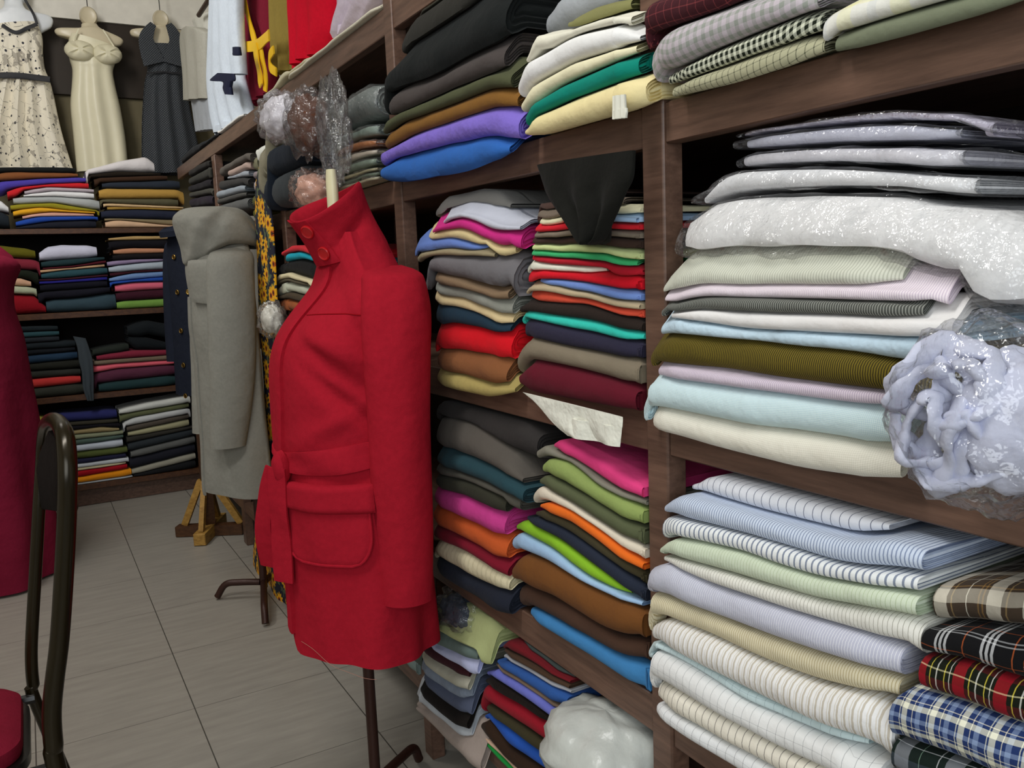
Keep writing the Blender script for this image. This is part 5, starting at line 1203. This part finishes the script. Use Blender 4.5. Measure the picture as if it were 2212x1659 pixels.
bundle('bagged_bundle', 'dark brown cloth in clear plastic right of the white bundle', 'bagged cloth', (668, 266), X0 - .125, (.045, .058, .066), '#5a3a2c', 11, True)
bundle('bagged_bundle', "pale pink bundle just behind the red coat's collar", 'bagged cloth', (680, 412), X0 - .105, (.045, .06, .040), '#c99a86', 12, True)
c = at(722, 285, 0, X0 - .11); hb = blob(c, (.028, .070, .118), 13, .30, 3.0, 60, None, 2.2).build('plastic_bag', CPC, None, sharp=180); tag(hb, 'empty crinkled clear plastic bag hanging behind the red coat collar', 'plastic bag')

# ------------------------------------------------------------------ the chair at the left edge
ch = empty('chair', (-.16, 1.63, 0), 'black metal banquet chair with arched back and maroon seat', 'chair')
YN_, YF_ = 1.47, 1.77
def cpt(x, y, Y): return at(x, y, 1, Y)
near = [cpt(x, y, YN_) for x, y in ((146, 1010), (145, 1100), (139, 1230), (129, 1380), (118, 1470), (112, 1540), (116, 1610), (128, 1680))]
farp = [cpt(x, y, YF_) for x, y in ((90, 1010), (84, 1100), (77, 1230), (69, 1370), (68, 1430), (72, 1480), (82, 1530))]
def toz0(p, q):                      # carry the leg on to the floor
    p, q = np.array(p), np.array(q); d = q - p; t = (0.006 - q[2]) / d[2]; return q + d * min(t, 40)
near.append(np.array([near[-1][0] + .05, YN_ - .02, .012])); farp.append(np.array([farp[-1][0] + .09, YF_ + .01, .012]))
top = [near[0], cpt(141, 945, YN_ + .03), cpt(128, 915, YN_ + .09), cpt(112, 907, 1.62), cpt(99, 920, YF_ - .07), cpt(93, 955, YF_ - .02), farp[0]]
arch = smooth_path(near[::-1][:-1] + top + farp[1:], 96)
MB().tube(arch, [.0145 - .0035 * min(max((i / (len(arch) - 1) - .42) / .2, 0), 1) for i in range(len(arch))], 14).build('back_frame', simple('black_gold_enamel', '#241d0b', .24, .6, .5), ch)
pr_ = []
for x_ in (-.009, -.007, .007, .009):
    e = .004 if abs(x_) > .008 else 0
    pts_ = [np.array(near[0]) + [0, .016 + e, -.075 + e], np.array(near[0]) + [0, .016 + e, 0], np.array(top[1]) + [0, .016 + e, -.016 - e], np.array(top[3]) + [0, 0, -.018 - e], np.array(top[5]) + [0, -.014 - e, -.016 - e], np.array(farp[0]) + [0, -.016 - e, 0], np.array(farp[0]) + [0, -.016 - e, -.075 + e]]
    pr_.append([np.array(p) + [x_, 0, 0] for p in pts_])
MB().loft(pr_).build('back_pad', wool('black_chair_cloth', '#16110f', 1.0), ch)
sx1 = -.075; sx0 = -.40; sy0, sy1 = YN_ + .012, YF_ - .012
def seat_ring(z, ins):
    P = []; r = .06
    for (cx, cy, a0) in ((sx1 - r, sy1 - r, 0), (sx0 + r, sy1 - r, PI / 2), (sx0 + r, sy0 + r, PI), (sx1 - r, sy0 + r, 1.5 * PI)):
        for k in range(9): a = a0 + PI / 2 * k / 8; P.append((cx + math.cos(a) * (r - ins), cy + math.sin(a) * (r - ins), z))
    return P
MB().loft([seat_ring(z, i) for z, i in ((.452, .006), (.462, .003), (.476, .005), (.488, .020), (.493, .045), (.494, .058))]).build('seat', wool('maroon_seat_cloth', '#6a1526', 1.2), ch)
MB().loft([seat_ring(z, i) for z, i in ((.432, .004), (.434, -.006), (.450, -.006), (.4515, .004))]).build('seat_frame', BLACK, ch)
for sy in (sy0 + .02, sy1 - .02): MB().tube(smooth_path([(sx0 + .05, sy, .431), (sx0 + .03, sy, .25), (sx0 + .0, sy, .010)], 8), .0125, 12).build('leg', BLACK, ch)
for sy in (sy0 - .004, sy1 + .004): MB().tube([(sx1 - .02, sy, .441), (near[5][0] if sy < 1.6 else farp[5][0], sy, .441)], .010, 8).build('seat_bracket', BLACK, ch)
